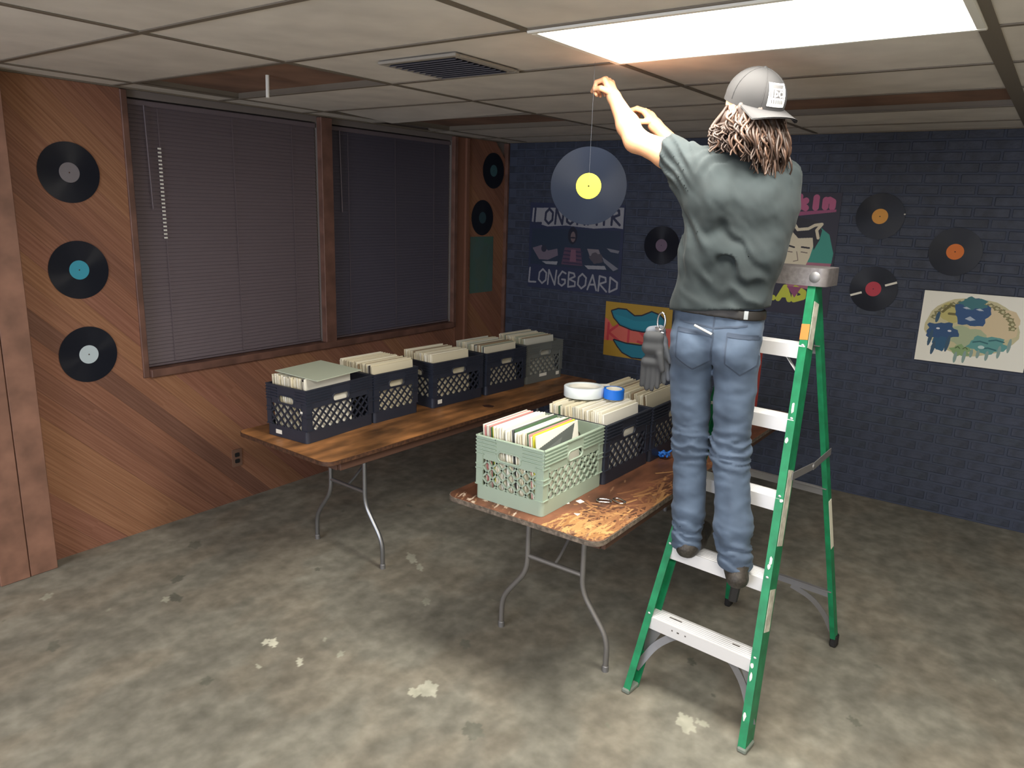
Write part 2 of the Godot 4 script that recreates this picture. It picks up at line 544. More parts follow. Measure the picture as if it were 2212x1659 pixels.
func floor_tex() -> ImageTexture:
	var N := 1024
	var a := FastNoiseLite.new(); a.seed = 4; a.frequency = 0.006; a.fractal_octaves = 5
	var b := FastNoiseLite.new(); b.seed = 9; b.frequency = 0.03; b.fractal_octaves = 4
	var c := FastNoiseLite.new(); c.seed = 21; c.frequency = 0.012; c.fractal_octaves = 3
	var A := a.get_image(N, N); var B := b.get_image(N, N); var C := c.get_image(N, N)
	for im in [A, B, C]: im.convert(Image.FORMAT_L8)
	var da := A.get_data(); var db := B.get_data(); var dc := C.get_data()
	var o := PackedByteArray(); o.resize(N * N * 3)
	for i in N * N:
		var v := 1.04 + (da[i] - 128) * 0.0007 + (db[i] - 128) * 0.0009
		var w := clampf((dc[i] - 110) / 60.0, 0.0, 1.0)
		o[i * 3] = int(clampf((139 + 3 * w) * v, 0, 255)); o[i * 3 + 1] = int(clampf((137 + 0 * w) * v, 0, 255)); o[i * 3 + 2] = int(clampf((127 - 2 * w) * v, 0, 255))
	var im := Image.create_from_data(N, N, false, Image.FORMAT_RGB8, o)
	var R := RandomNumberGenerator.new(); R.seed = 5
	var sp := func(x: float, z: float, r: float, col: Color): ell(im, Vector2(x / ROOM_X, z / ROOM_Z), r / ROOM_X, r * R.randf_range(0.4, 0.9) / ROOM_Z, col, R.randf() * 0.6, 0.17, R.randi() % 50)
	for k in 70:
		var g := R.randf_range(0.85, 1.0)
		sp.call(R.randf_range(0.3, 5.2), R.randf_range(1.5, 5.0), R.randf_range(0.004, 0.014), Color(0.62 * g, 0.62 * g, 0.56 * g))
	for k in 30:
		sp.call(R.randf_range(0.3, 5.2), R.randf_range(2.0, 5.0), R.randf_range(0.01, 0.05), Color(0.49, 0.49, 0.45))
	for s in FLOOR_SPOTS: sp.call(s[0], s[1], s[2], Color(s[3], s[3], s[3] * 0.92))
	return ImageTexture.create_from_image(im)
# x, z, radius, tone: paint flecks one can point to in the concrete
const FLOOR_SPOTS := [[1.56, 3.76, 0.035, 0.9], [1.53, 3.78, 0.02, 0.9], [1.77, 3.78, 0.03, 0.84], [1.86, 3.63, 0.02, 0.74], [1.72, 3.60, 0.014, 0.72], [2.33, 3.57, 0.05, 0.76], [2.30, 3.62, 0.03, 0.8], [1.46, 2.76, 0.06, 0.68], [1.57, 2.81, 0.04, 0.68], [1.85, 3.06, 0.03, 0.68], [3.26, 3.10, 0.05, 0.74], [3.31, 3.06, 0.03, 0.72], [0.86, 3.82, 0.05, 0.44], [0.69, 3.71, 0.035, 0.44], [0.84, 3.86, 0.03, 0.72], [0.37, 4.21, 0.03, 0.72], [1.66, 3.91, 0.02, 0.8]]

func room() -> void:
	var st := begin()
	# floor
	st = SurfaceTool.new(); st.begin(Mesh.PRIMITIVE_TRIANGLES)
	var f := [Vector3(0, 0, 0), Vector3(ROOM_X, 0, 0), Vector3(ROOM_X, 0, ROOM_Z), Vector3(0, 0, ROOM_Z)]
	for k in [0, 1, 2, 0, 2, 3]:
		st.set_normal(Vector3.UP); st.set_uv(Vector2(f[k].x / ROOM_X, f[k].z / ROOM_Z)); st.add_vertex(f[k])
	st.set_smooth_group(-1)
	for k in 4:
		var a: Vector3 = f[k]; var b: Vector3 = f[(k + 1) % 4]
		st.set_uv(Vector2(0.5, 0.5))
		var dn := Vector3(0, -0.1, 0)
		for q in [a, b, b + dn, a, b + dn, a + dn]:
			st.set_normal(((a + b) / 2 - Vector3(ROOM_X / 2, 0, ROOM_Z / 2)).normalized()); st.add_vertex(q)
	for k in [0, 2, 1, 0, 3, 2]:
		st.set_normal(Vector3.DOWN); st.add_vertex(f[k] - Vector3(0, 0.1, 0))
	var fm := mat(Color.WHITE, 0.75, 0, floor_tex())
	fm.detail_enabled = true
	fm.detail_blend_mode = BaseMaterial3D.BLEND_MODE_MUL
	fm.detail_albedo = noise_tex(0.02, srgb(205, 205, 203), srgb(255, 255, 255), 17)
	fm.detail_uv_layer = BaseMaterial3D.DETAIL_UV_2
	fm.uv2_triplanar = true
	fm.uv2_scale = Vector3.ONE * 1.7
	fm.metallic_specular = 0.35
	var o := put(st.commit(), "floor", fm)
	tag(o, "bare grey concrete floor, mottled and flecked with old paint", "", "", "structure")
	# plain walls out of view that close the room, pale to bounce light
	var pale := mat(srgb(205, 198, 186), 0.9)
	st = begin(); span(st, Vector3(ROOM_X, -0.1, -0.2), Vector3(ROOM_X + 0.15, H + 0.2, ROOM_Z + 0.15))
	tag(put(st, "wall_right", pale), "plain wall closing the room on its open side", "", "", "structure")
	st = begin(); span(st, Vector3(-0.15, -0.1, ROOM_Z), Vector3(ROOM_X, H + 0.2, ROOM_Z + 0.15))
	tag(put(st, "wall_front", pale), "plain wall behind the viewer", "", "", "structure")
	var w3 := thing("window_3", Vector3(2.6, 1.5, ROOM_Z), PI)  # unseen glowing pane behind the camera, placed to light ceiling and walls
	tag(w3, "large unseen glowing pane behind the viewer, placed to light ceiling and walls", "", "", "structure")
	st = begin()
	for sd in [-1.0, 1.0]:
		bx(st, Vector3(sd * 1.28, 0, 0.03), Vector3(0.06, 1.56, 0.06), 0.004)
		bx(st, Vector3(0, sd * 0.75, 0.03), Vector3(2.5, 0.06, 0.06), 0.004)
	put(st, "window_frame", M.aludark, w3)
	var g := mat(srgb(226, 234, 246), 0.5)
	g.emission_enabled = true
	g.emission = srgb(214, 228, 255)
	g.emission_energy_multiplier = 0.6
	st = begin(); bx(st, Vector3(0, 0, 0.02), Vector3(2.5, 1.44, 0.01))
	put(st, "pane", g, w3)
	var l := AreaLight3D.new()
	l.name = "unseen_glow"  # area light of the unseen pane
	l.area_size = Vector2(2.4, 1.4)
	l.light_energy = GLOW
	l.light_color = srgb(232, 238, 255)
	l.area_range = 20.0
	l.shadow_enabled = true
	l.position = Vector3(0, 0, 0.04)
	l.rotation.y = PI
	w3.add_child(l)
	ceiling()
	brick_wall()
	plank_wall()

func ceiling() -> void:
	var t := thing("ceiling")
	tag(t, "suspended ceiling of speckled lay-in tiles with missing tiles near the walls", "", "", "structure")
	var st := begin()
	span(st, Vector3(-0.15, H + 0.095, -0.2), Vector3(ROOM_X + 0.15, H + 0.2, ROOM_Z + 0.15))
	put(st, "deck", M.deck, t)
	var xs := [0.0, 0.219, 1.438, 2.657, 3.877, 5.096, ROOM_X]
	var zs := [0.0]
	for k in 15: zs.append(0.433 + k * 0.6096)
	zs[15] = ROOM_Z
	for i in 6:
		for j in 15:
			var x0: float = xs[i] + 0.004; var x1: float = xs[i + 1] - 0.004; var z0: float = zs[j] + 0.004; var z1: float = zs[j + 1] - 0.004
			if j == 5 and i == 3: continue                   # the lamp
			if (j == 5 and i == 1) or (j == 2 and (i <= 1 or i == 3)):    # open cells show the bare boards above
				st = begin()
				span(st, Vector3(x0 - 0.004, H + 0.03, z0 - 0.004), Vector3(x1 + 0.004, H + 0.045, z1 + 0.004))
				put(st, "bare_board", M.deck, t)
				continue
			if (j == 11 and i == 1) or (j == 9 and i == 4): continue
			st = begin()
			if i == 1 and j == 3:                             # one tile sits askew in its frame
				box(st, Transform3D(Basis.from_euler(Vector3(-0.05, 0, 0.02)), Vector3((x0 + x1) / 2, H + 0.022, (z0 + z1) / 2)), Vector3(x1 - x0, 0.014, z1 - z0), 0.003)
			else:
				span(st, Vector3(x0, H + 0.002, z0), Vector3(x1, H + 0.016, z1), 0.003)
			put(st, "tile", M.tile if (i * 7 + j * 3) % 5 else M.tile2, t)
	for x in xs.slice(1, 6):
		st = begin()
		var hw := 0.028 if x > 3.8 and x < 3.9 else 0.012
		span(st, Vector3(x - hw + 0.0, H - 0.003, 0), Vector3(x + hw, H + 0.001, ROOM_Z))
		span(st, Vector3(x - 0.002, H + 0.001, 0), Vector3(x + 0.002, H + 0.035, ROOM_Z))
		put(st, "tee_bar", M.tee, t)
	for z in zs.slice(1, 15):
		st = begin()
		span(st, Vector3(0, H - 0.0028, z - 0.012), Vector3(ROOM_X, H + 0.0012, z + 0.012))
		span(st, Vector3(0, H + 0.0012, z - 0.002), Vector3(ROOM_X, H + 0.035, z + 0.002))
		put(st, "tee_bar", M.tee, t)
	for e in [[Vector3(0, 0, 0), Vector3(0.022, 0.012, ROOM_Z)], [Vector3(0.022, 0, 0.01), Vector3(ROOM_X, 0.012, 0.032)]]:
		st = begin()
		span(st, Vector3(0, H - 0.006, 0) + e[0], Vector3(0, H - 0.006, 0) + e[1])
		put(st, "wall_angle", M.tee, t)
	# a white hanger rod left in the open cell
	st = begin()
	tube(st, [Vector3(0.93, H - 0.075, 3.2), Vector3(0.92, H + 0.03, 3.19)], 0.009)
	tag(put(st, "hanger_rod", M.white), "white hanger rod hanging in the open ceiling cell above the window", "rod")
	# air vent
	var v := thing("ceiling_vent", Vector3(2.02, H, 3.12))
	tag(v, "square ceiling air vent with dark louvres left of the glowing panel", "vent")
	var dk := mat(srgb(92, 92, 100), 0.5, 0.2)
	st = begin()
	for s in [-1.0, 1.0]:
		bx(st, Vector3(0, -0.008, s * 0.19), Vector3(0.41, 0.012, 0.03), 0.003)
		bx(st, Vector3(s * 0.19, -0.008, 0), Vector3(0.03, 0.012, 0.35), 0.003)
	put(st, "frame", mat(srgb(150, 146, 138), 0.5), v)
	st = begin(); bx(st, Vector3(0, -0.003, 0), Vector3(0.35, 0.002, 0.35))
	put(st, "backing", M.black, v)
	for k in 10:
		st = begin(); bx(st, Vector3(0, -0.011, -0.158 + k * 0.035), Vector3(0.35, 0.003, 0.026), 0, Vector3(0.6, 0, 0))
		put(st, "louvre", dk, v)

func brick_wall() -> void:
	var t := thing("wall_back")
	tag(t, "brick back wall painted dark navy blue", "", "", "structure")
	var st := begin()
	span(st, Vector3(-0.15, -0.1, -0.2), Vector3(ROOM_X, H + 0.2, -0.0045))
	put(st, "mortar_bed", M.mortar, t)
	var course := 0.0677
	var unit := 0.203
	var bits := begin()
	var kinds := []
	for w in [0.193, 0.0925]:
		for k in 3:
			var s := begin()
			bx(s, Vector3.ZERO, Vector3(w - k * 0.004, 0.0577 - k * 0.003, 0.02), 0.004)
			s.generate_normals()
			kinds.append(s.commit())
	for j in 37:
		var y := 0.004 + course * (j + 0.5)
		if y > H - 0.02: break
		for i in 29:
			var x := unit * (i + 0.5) + (unit * 0.5 if j % 2 else 0.0) - unit * 0.5
			if x < 0.1 or x > ROOM_X - 0.11: continue
			var tilt := Vector3(rng.randf_range(-0.012, 0.012), rng.randf_range(-0.008, 0.008), rng.randf_range(-0.01, 0.01))
			var at := Vector3(x, y, -0.0115 + rng.randf_range(-0.001, 0.0015))
			if x > 1.95 and x < 4.45 and y < 1.48:
				var o := put(kinds[rng.randi() % 3], "brick", M.brick[rng.randi() % 4], t)
				o.position = at
				o.rotation = tilt
			else:
				bx(bits, at, Vector3(0.191, 0.0565, 0.02), 0.004, tilt)
	tag(put(bits, "brickwork", M.brick[1], t), "", "", "", "stuff")

func plank_wall() -> void:
	var t := thing("wall_left")
	tag(t, "window wall clad in diagonal reddish-brown wooden planks", "", "", "structure")
	var st := begin()
	for r in [[-0.2, 0.0, 0.74, H], [2.0, 0.97, 2.12, 2.46], [3.41, 0.0, ROOM_Z, H], [0.74, 0.0, 3.41, 0.97], [0.74, 2.46, 3.41, H]]:
		span(st, Vector3(-0.15, r[1], r[0]), Vector3(-0.018, r[3], r[2]))
	span(st, Vector3(-0.15, H, -0.2), Vector3(-0.018, H + 0.2, ROOM_Z))
	span(st, Vector3(-0.15, -0.1, -0.2), Vector3(-0.018, 0, ROOM_Z))
	put(st, "wall_core", M.dull, t)
	# planks run at 45 degrees: y = z + c
	var areas := [rect(0.0, 0.0, 0.55, H), rect(0.55, 0.0, 3.445, 0.925), rect(3.445, 0.0, 4.04, H), rect(4.31, 0.0, 6.4, H)]
	var step := 0.1414
	var tones := [0, 3, 1, 0, 2, 5, 0, 4, 1, 3, 0, 1, 5, 2]
	var q := sqrt(0.5)
	var T := Transform3D(Basis(Vector3(0, 0, 1), Vector3.UP, Vector3(-1, 0, 0)), Vector3.ZERO)   # 2D (z, y), thickness towards -x
	for k in 62:
		var c := -6.44 + k * step
		var w := 0.0005
		var band := PackedVector2Array([Vector2(-1, -1 + c + w), Vector2(8, 8 + c + w), Vector2(8, 8 + c + step - w), Vector2(-1, -1 + c + step - w)])
		var m: int = tones[posmod(k * 5 + (k * k) / 3, 14)]
		if c > -2.9 and c < -2.72: m = 4
		if c > -3.6 and c < -3.32: m = 3
		for a in areas:
			for piece in Geometry2D.intersect_polygons(band, a):
				st = begin()
				var idx := Geometry2D.triangulate_polygon(piece)
				for i in range(0, idx.size(), 3):
					var p := []
					for e in 3: p.append(piece[idx[i + e]])
					var vs := [Vector3(0, p[0].y, p[0].x), Vector3(0, p[1].y, p[1].x), Vector3(0, p[2].y, p[2].x)]
					if (vs[2] - vs[0]).cross(vs[1] - vs[0]).x < 0: vs.reverse()
					for v in vs:
						st.set_uv(Vector2((v.y + v.z) * q * 0.35 + k * 0.37, (v.y - v.z) * q * 2.2)); st.add_vertex(v)
				for i in piece.size():
					var a2 := piece[i]; var b2 := piece[(i + 1) % piece.size()]
					st.set_uv(Vector2(k * 0.3, 0.2))
					var o2 := (b2 - a2).orthogonal()
					if not _outside(piece, (a2 + b2) * 0.5, o2): o2 = -o2
					quad(st, Vector3(0, a2.y, a2.x), Vector3(0, b2.y, b2.x), Vector3(-0.018, b2.y, b2.x), Vector3(-0.018, a2.y, a2.x), Vector3(0, o2.y, o2.x))
				put(st, "plank", M.wood[m], t)
	# boxed pilaster at the near end
	var p := thing("trim_1")
	tag(p, "boxed wooden pilaster at the near end of the planked wall", "", "", "structure")
	for s in [[4.04, 4.17, 0.098], [4.174, 4.31, 0.1]]:
		st = begin(); span(st, Vector3(0, 0.001, s[0]), Vector3(s[2], H - 0.007, s[1]), 0.003)
		put(st, "board", M.pilaster, p)
	# window casings
	var n := 2
	for r in [[2.03, 0.925, 2.125, 2.492, 0.03, "wide wooden post between the two blinds"], [3.41, 0.925, 3.445, 2.492, 0.012, "narrow wooden casing left of the big window blind"], [0.70, 0.925, 0.74, 2.492, 0.02, "narrow wooden casing right of the far window blind"], [0.55, 0.0, 0.59, 2.492, 0.022, "thin upright batten right of the far window"], [0.0, 0.0, 0.03, 2.492, 0.03, "pale upright corner strip where planks meet blue brick"]]:
		st = begin(); span(st, Vector3(-0.018, r[1], r[0]), Vector3(r[4], r[3], r[2]), 0.003)
		tag(put(st, "trim_%d" % n, M.wood[2] if n == 5 else M.trim), r[5], "", "", "structure")
		n += 1
	st = begin(); span(st, Vector3(-0.018, 0.0, 0.59), Vector3(0.004, 2.492, 0.70))
	tag(put(st, "trim_%d" % n, M.wood[2]), "flat wooden board right of the far window", "", "", "structure")
	n += 1
	st = begin(); span(st, Vector3(-0.06, 0.925, 0.74), Vector3(0.035, 0.972, 3.41), 0.004)
	tag(put(st, "trim_%d" % n, M.trim), "wooden window stool running under both blinds", "", "", "structure")
	var wn := 1
	for w in [[2.12, 3.41, "wide mini blind closed over the nearer window, pale specks on it", 3.26], [0.74, 2.03, "mini blind closed over the farther window, next to the corner", 1.9]]:
		var win := thing("window_%d" % wn)
		tag(win, "dark window behind the blind", "", "", "structure")
		wn += 1
		st = begin()
		for y in [0.99, 1.7, 2.43]: span(st, Vector3(-0.12, y - 0.02, w[0]), Vector3(-0.085, y + 0.02, w[1]))
		for z in [w[0] + 0.02, w[1] - 0.02]: span(st, Vector3(-0.12, 0.972, z - 0.02), Vector3(-0.085, 2.46, z + 0.02))
		put(st, "window_frame", M.aludark, win)
		st = begin(); span(st, Vector3(-0.105, 1.0, w[0] + 0.03), Vector3(-0.1, 2.42, w[1] - 0.03))
		put(st, "pane", M.glass, win)
		var b := thing("window_blind", Vector3(-0.035, 0.975, (w[0] + w[1]) / 2))
		tag(b, w[2], "blind")
		var L: float = w[1] - w[0] - 0.02
		st = begin(); bx(st, Vector3(0, 1.462, 0), Vector3(0.03, 0.03, L), 0.004)
		put(st, "head_rail", M.slat, b)
		st = begin(); bx(st, Vector3(0, 0.008, 0), Vector3(0.022, 0.014, L), 0.004)
		put(st, "bottom_rail", M.slat, b)
		st = begin(); bx(st, Vector3.ZERO, Vector3(0.0012, 0.0265, L - 0.004), 0)
		st.generate_normals()
		var sm := st.commit()
		for k in 67:
			var s := put(sm, "slat", M.slat if wn == 2 else M.slat2, b)
			s.position.y = 0.03 + k * 0.0213
			s.rotation.z = 0.38 + rng.randf_range(-0.03, 0.03)
			s.rotation.x = rng.randf_range(-0.0008, 0.0008)
		st = begin()
		tube(st, [Vector3(0.022, 1.45, L / 2 - 0.09), Vector3(0.024, 0.9, L / 2 - 0.1)], 0.004, 6)
		put(st, "wand", M.slat, b)
		for z in [-L / 2 + 0.2, 0.0, L / 2 - 0.17]:
			st = begin()
			bx(st, Vector3(0.0145, 0.73, z), Vector3(0.001, 1.42, 0.004))
			put(st, "ladder_cord", M.slat, b)
		if wn == 2:
			st = begin()
			for k in 24: bx(st, Vector3(0.016, 0.74 + k * 0.0213, L / 2 - 0.165), Vector3(0.002, 0.009, 0.02))  # column of pale dashes down the nearer blind
			tag(put(st, "pale_dashes", M.white, b), "row of small pale dashes")
	var oc := thing("wall_outlet", Vector3(0, 0.295, 2.875))
	tag(oc, "dark wall outlet low on the planked wall beside the table", "outlet")
	st = begin(); extrude(st, rrect(-0.036, -0.058, 0.036, 0.058, 0.006), 0.006, Transform3D(Basis(Vector3(0, 0, -1), Vector3.UP, Vector3(1, 0, 0)), Vector3(0.0, 0, 0)))
	put(st, "cover_plate", mat(srgb(120, 92, 78), 0.5), oc)
	for s in [-1, 1]:
		st = begin(); extrude(st, rrect(-0.017, -0.014, 0.017, 0.014, 0.008), 0.003, Transform3D(Basis(Vector3(0, 0, -1), Vector3.UP, Vector3(1, 0, 0)), Vector3(0.006, s * 0.021, 0)))
		put(st, "socket", M.black, oc)

# ---------------------------------------------------------------- records and prints on the walls
func record(T: Transform3D, col: Color, label: String, spin := 0.0, group := "") -> Node3D:    # facing local +z
	var t := thing("vinyl_record")
	t.transform = T
	tag(t, label, "record", group)
	var st := SurfaceTool.new()
	st.begin(Mesh.PRIMITIVE_TRIANGLES)
	var prof := [[0.0036, 0.0014], [0.049, 0.0014], [0.052, 0.001], [0.146, 0.0012], [0.1505, 0.0006], [0.151, 0.0]]
	var seg := 64
	for sgn in [1.0, -1.0]:
		for i in prof.size() - 1:
			for k in seg:
				var q := []
				for e in [[0, 0], [0, 1], [1, 1], [1, 0]]:
					var a: float = TAU * (k + e[1]) / seg
					var pr = prof[i + e[0]]
					q.append([Vector3(cos(a + spin) * pr[0], sin(a + spin) * pr[0], pr[1] * sgn + 0.0016), Vector2(a / TAU, pr[0] * 4)])
				var order := [0, 1, 2, 0, 2, 3] if sgn > 0 else [0, 2, 1, 0, 3, 2]
				for e in order:
					st.set_normal(Vector3(0, 0, sgn)); st.set_uv(q[e][1]); st.add_vertex(q[e][0])
	put(st.commit(), "disc", M.vinyl, t)
	for sgn in [1.0, -1.0]:
		st = begin()
		lathe(st, [Vector2(0.0036, 0.0), Vector2(0.0036, 0.0004), Vector2(0.0495, 0.0004), Vector2(0.05, 0.0)], Transform3D(Basis(Vector3.RIGHT, PI / 2 * sgn), Vector3(0, 0, 0.0016 + 0.0014 * sgn)), 32, false)
		put(st, "paper_label", mat(col, 0.6), t)
	return t

func pin(at: Vector3, label: String) -> void:
	var st := begin()
	lathe(st, [Vector2(0, 0), Vector2(0.004, 0.0), Vector2(0.003, 0.006), Vector2(0.006, 0.01), Vector2(0.004, 0.013), Vector2(0, 0.0135)], Transform3D(Basis(Vector3.RIGHT, PI / 2), at), 10)
	tag(put(st, "push_pin", M.white), label, "pin")

func print_on_wall(called: String, c: Vector3, size: Vector2, im: Image, label: String, thick := 0.003, category := "poster", rough := 0.55) -> MeshInstance3D:
	var o := put(sheet(size, thick), called, mat(Color.WHITE, rough, 0, ImageTexture.create_from_image(im)))
	o.position = c
	tag(o, label, category)
	return o

func wall_things() -> void:
	var left := Basis(Vector3.UP, PI / 2)
	for r in [[2.05, 3.737, srgb(120, 116, 122), 0.3, "record with faded grey label, top one of three on the planked wall"], [1.557, 3.737, srgb(52, 150, 176), 0.9, "record with turquoise label, middle one of three on the planked wall"], [1.105, 3.732, srgb(190, 206, 214), 2.4, "record with pale blue label, lowest of three on the planked wall"],
			[2.25, 0.201, srgb(58, 96, 104), 1.2, "upper record with dark teal label, between far window and corner"], [1.847, 0.345, srgb(44, 70, 80), 0.2, "lower record above the greenish sheet, between far window and corner"]]:
		record(Transform3D(left, Vector3(0.0035, r[0], r[1])), r[2], r[4], r[3])
	for r in [[1.56, 1.685, srgb(104, 88, 108), 0.4, "record with dusky mauve label on the blue wall, left of the standing person"], [3.125, 1.96, srgb(226, 160, 70), 1.0, "record with light orange label, highest of three beside the ladder"], [3.594, 1.754, srgb(228, 122, 44), 2.2, "record with deep orange label above the white painted canvas"], [3.147, 1.478, srgb(190, 58, 76), 0.45, "record with red label and two pale streaks beside the ladder top"]]:
		var t := record(Transform3D(Basis(), Vector3(r[0], r[1], 0.006)), r[2], r[4], r[3])
		if r[1] < 1.5:
			for s in [-1.0, 1.0]:
				var st := begin()
				bx(st, Vector3(s * 0.105, s * 0.042, 0.0032), Vector3(0.075, 0.014, 0.0006), 0, Vector3(0, 0, 0.36))  # two pale streaks crossing the disc
				tag(put(st, "sticker", M.paper, t), "pale streak across the grooves")
	# the record hung from the ceiling on a line
	var hang := record(Transform3D(Basis(Vector3.UP, 0.56), Vector3(2.587, 2.038, 2.923)), srgb(250, 238, 52), "record with bright yellow label hanging from the ceiling on a thread", 0.3)
	hang.get_child(0).material_override = M.vinyl_blue
	var st := begin()
	tube(st, [Vector3(0, 0.0, 0.006), Vector3(0, 0.151, 0.004), Vector3(0, H - 2.038, 0.0)], 0.0004, 5)
	put(st, "thread", mat(srgb(84, 90, 102), 0.6), hang)
	pin(Vector3(1.794, 1.927, 0.001), "white push pin in the blue wall left of the standing person's shirt")
	pin(Vector3(3.273, 1.978, 0.001), "white push pin right of the light orange record")
	# greenish sheet
	var g := Image.create(64, 96, false, Image.FORMAT_RGB8)
	g.fill(srgb(78, 104, 100))
	for k in 12: ell(g, Vector2(rng.randf(), rng.randf()), 0.25, 0.12, srgb(72 + rng.randi() % 10, 98 + rng.randi() % 10, 94), rng.randf() * 3, 0.2, k)
	var gs := print_on_wall("wall_sheet", Vector3(0.001, 1.44, 0.342), Vector2(0.325, 0.49), g, "plain greenish sheet on the wall under the lower corner record", 0.002, "sheet")
	gs.rotation.y = PI / 2
	# dark poster lettered LONGBOARD
	var im := Image.create(512, 400, false, Image.FORMAT_RGB8)
	im.fill(srgb(44, 52, 82))
	var asp := 512.0 / 400.0
	var lite := srgb(150, 152, 160)
	fillpoly(im, [Vector2(0.03, 0.06), Vector2(0.99, 0.03), Vector2(0.99, 0.26), Vector2(0.9, 0.25), Vector2(0.7, 0.27), Vector2(0.4, 0.25), Vector2(0.2, 0.27), Vector2(0.02, 0.22)], lite)
	letters(im, "LONGHAIR", Vector2(0.05, 0.07), 0.117, 0.17, 0.022, srgb(44, 50, 76), asp, -0.003)
	fillpoly(im, [Vector2(0.03, 0.3), Vector2(0.97, 0.28), Vector2(0.97, 0.74), Vector2(0.02, 0.72)], srgb(38, 52, 74))
	ell(im, Vector2(0.48, 0.36), 0.05, 0.1, srgb(30, 34, 52))
	ell(im, Vector2(0.485, 0.375), 0.026, 0.06, srgb(112, 98, 102))
	ell(im, Vector2(0.485, 0.385), 0.03, 0.01, srgb(50, 46, 60))
	fillpoly(im, [Vector2(0.4, 0.5), Vector2(0.57, 0.5), Vector2(0.6, 0.7), Vector2(0.37, 0.7)], srgb(88, 66, 88))
	for k in 4: stroke(im, [Vector2(0.39, 0.54 + k * 0.045), Vector2(0.59, 0.545 + k * 0.045)], 0.012, srgb(58, 50, 78), asp)
	fillpoly(im, [Vector2(0.47, 0.52), Vector2(0.52, 0.52), Vector2(0.53, 0.66), Vector2(0.46, 0.66)], srgb(120, 84, 104))
	fillpoly(im, [Vector2(0.04, 0.53), Vector2(0.14, 0.49), Vector2(0.22, 0.55), Vector2(0.32, 0.52), Vector2(0.33, 0.6), Vector2(0.22, 0.66), Vector2(0.12, 0.66)], srgb(112, 102, 118))
	ell(im, Vector2(0.17, 0.53), 0.03, 0.04, srgb(46, 48, 68))
	fillpoly(im, [Vector2(0.15, 0.68), Vector2(0.33, 0.67), Vector2(0.32, 0.71), Vector2(0.2, 0.71)], lite)
	fillpoly(im, [Vector2(0.64, 0.5), Vector2(0.76, 0.5), Vector2(0.79, 0.58), Vector2(0.74, 0.63), Vector2(0.67, 0.58)], srgb(128, 122, 130))
	ell(im, Vector2(0.74, 0.6), 0.07, 0.06, srgb(82, 78, 88), 0.3, 0.1)
	fillpoly(im, [Vector2(0.62, 0.69), Vector2(0.83, 0.68), Vector2(0.85, 0.72), Vector2(0.66, 0.73)], lite)
	fillpoly(im, [Vector2(0.8, 0.58), Vector2(0.97, 0.7), Vector2(0.92, 0.73), Vector2(0.82, 0.64)], srgb(120, 122, 134))
	fillpoly(im, [Vector2(0.84, 0.48), Vector2(0.97, 0.5), Vector2(0.96, 0.53), Vector2(0.88, 0.52)], srgb(120, 122, 134))
	letters(im, "LONGBOARD", Vector2(0.01, 0.77), 0.109, 0.17, 0.017, lite, asp, 0.004, 0.1)
	print_on_wall("band_poster", Vector3(0.745, 1.62, 0.001), Vector2(0.94, 0.74), im, "dark poster with hand-lettered LONGBOARD under the yellow-labelled record")
	# lips on yellow
	im = Image.create(384, 288, false, Image.FORMAT_RGB8)
	im.fill(srgb(176, 140, 48))
	asp = 384.0 / 288.0
	fillpoly(im, [Vector2(0.0, 0.3), Vector2(0.06, 0.34), Vector2(0.12, 0.45), Vector2(1, 0.36), Vector2(1, 0.68), Vector2(0.0, 0.72)], srgb(212, 104, 92))
	letters(im, "KISS", Vector2(0.04, 0.4), 0.235, 0.3, 0.035, srgb(196, 66, 74), asp, 0, 0.1)
	var up := [Vector2(0.1, 0.17), Vector2(0.2, 0.12), Vector2(0.32, 0.12), Vector2(0.45, 0.22), Vector2(0.56, 0.2), Vector2(0.7, 0.11), Vector2(0.82, 0.15), Vector2(0.9, 0.24), Vector2(0.88, 0.36), Vector2(0.76, 0.44), Vector2(0.6, 0.47), Vector2(0.42, 0.46), Vector2(0.24, 0.4), Vector2(0.14, 0.28)]
	var dn := [Vector2(0.16, 0.7), Vector2(0.35, 0.74), Vector2(0.55, 0.74), Vector2(0.8, 0.7), Vector2(0.74, 0.85), Vector2(0.6, 0.96), Vector2(0.45, 0.97), Vector2(0.3, 0.9), Vector2(0.22, 0.8)]
	for L in [up, dn]:
		stroke(im, L + [L[0]], 0.035, srgb(36, 34, 52), asp)
		fillpoly(im, L, srgb(36, 124, 146))
	fillpoly(im, [Vector2(0.14, 0.22), Vector2(0.3, 0.25), Vector2(0.45, 0.3), Vector2(0.6, 0.29), Vector2(0.85, 0.22), Vector2(0.86, 0.34), Vector2(0.6, 0.44), Vector2(0.4, 0.43), Vector2(0.22, 0.36)], srgb(40, 136, 158))
	print_on_wall("lips_poster", Vector3(1.395, 0.965, 0.001), Vector2(0.61, 0.46), im, "yellow poster of big turquoise lips over pink lettering")
	# portrait poster behind the ladder
	im = Image.create(320, 512, false, Image.FORMAT_RGB8)
	im.fill(srgb(36, 34, 54))
	asp = 320.0 / 512.0
	letters(im, "lkin", Vector2(0.28, 0.05), 0.17, 0.08, 0.085, srgb(178, 88, 128), asp, -0.006, 0.3)
	fillpoly(im, [Vector2(0.2, 0.17), Vector2(0.95, 0.13), Vector2(0.95, 0.15), Vector2(0.2, 0.21)], srgb(150, 72, 112))
	fillpoly(im, [Vector2(0.72, 0.25), Vector2(0.9, 0.33), Vector2(0.98, 0.48), Vector2(0.97, 0.56), Vector2(0.5, 0.56), Vector2(0.5, 0.4)], srgb(52, 146, 132))
	fillpoly(im, [Vector2(0.45, 0.56), Vector2(0.97, 0.56), Vector2(0.92, 0.7), Vector2(0.85, 0.78), Vector2(0.4, 0.78)], srgb(164, 104, 124))
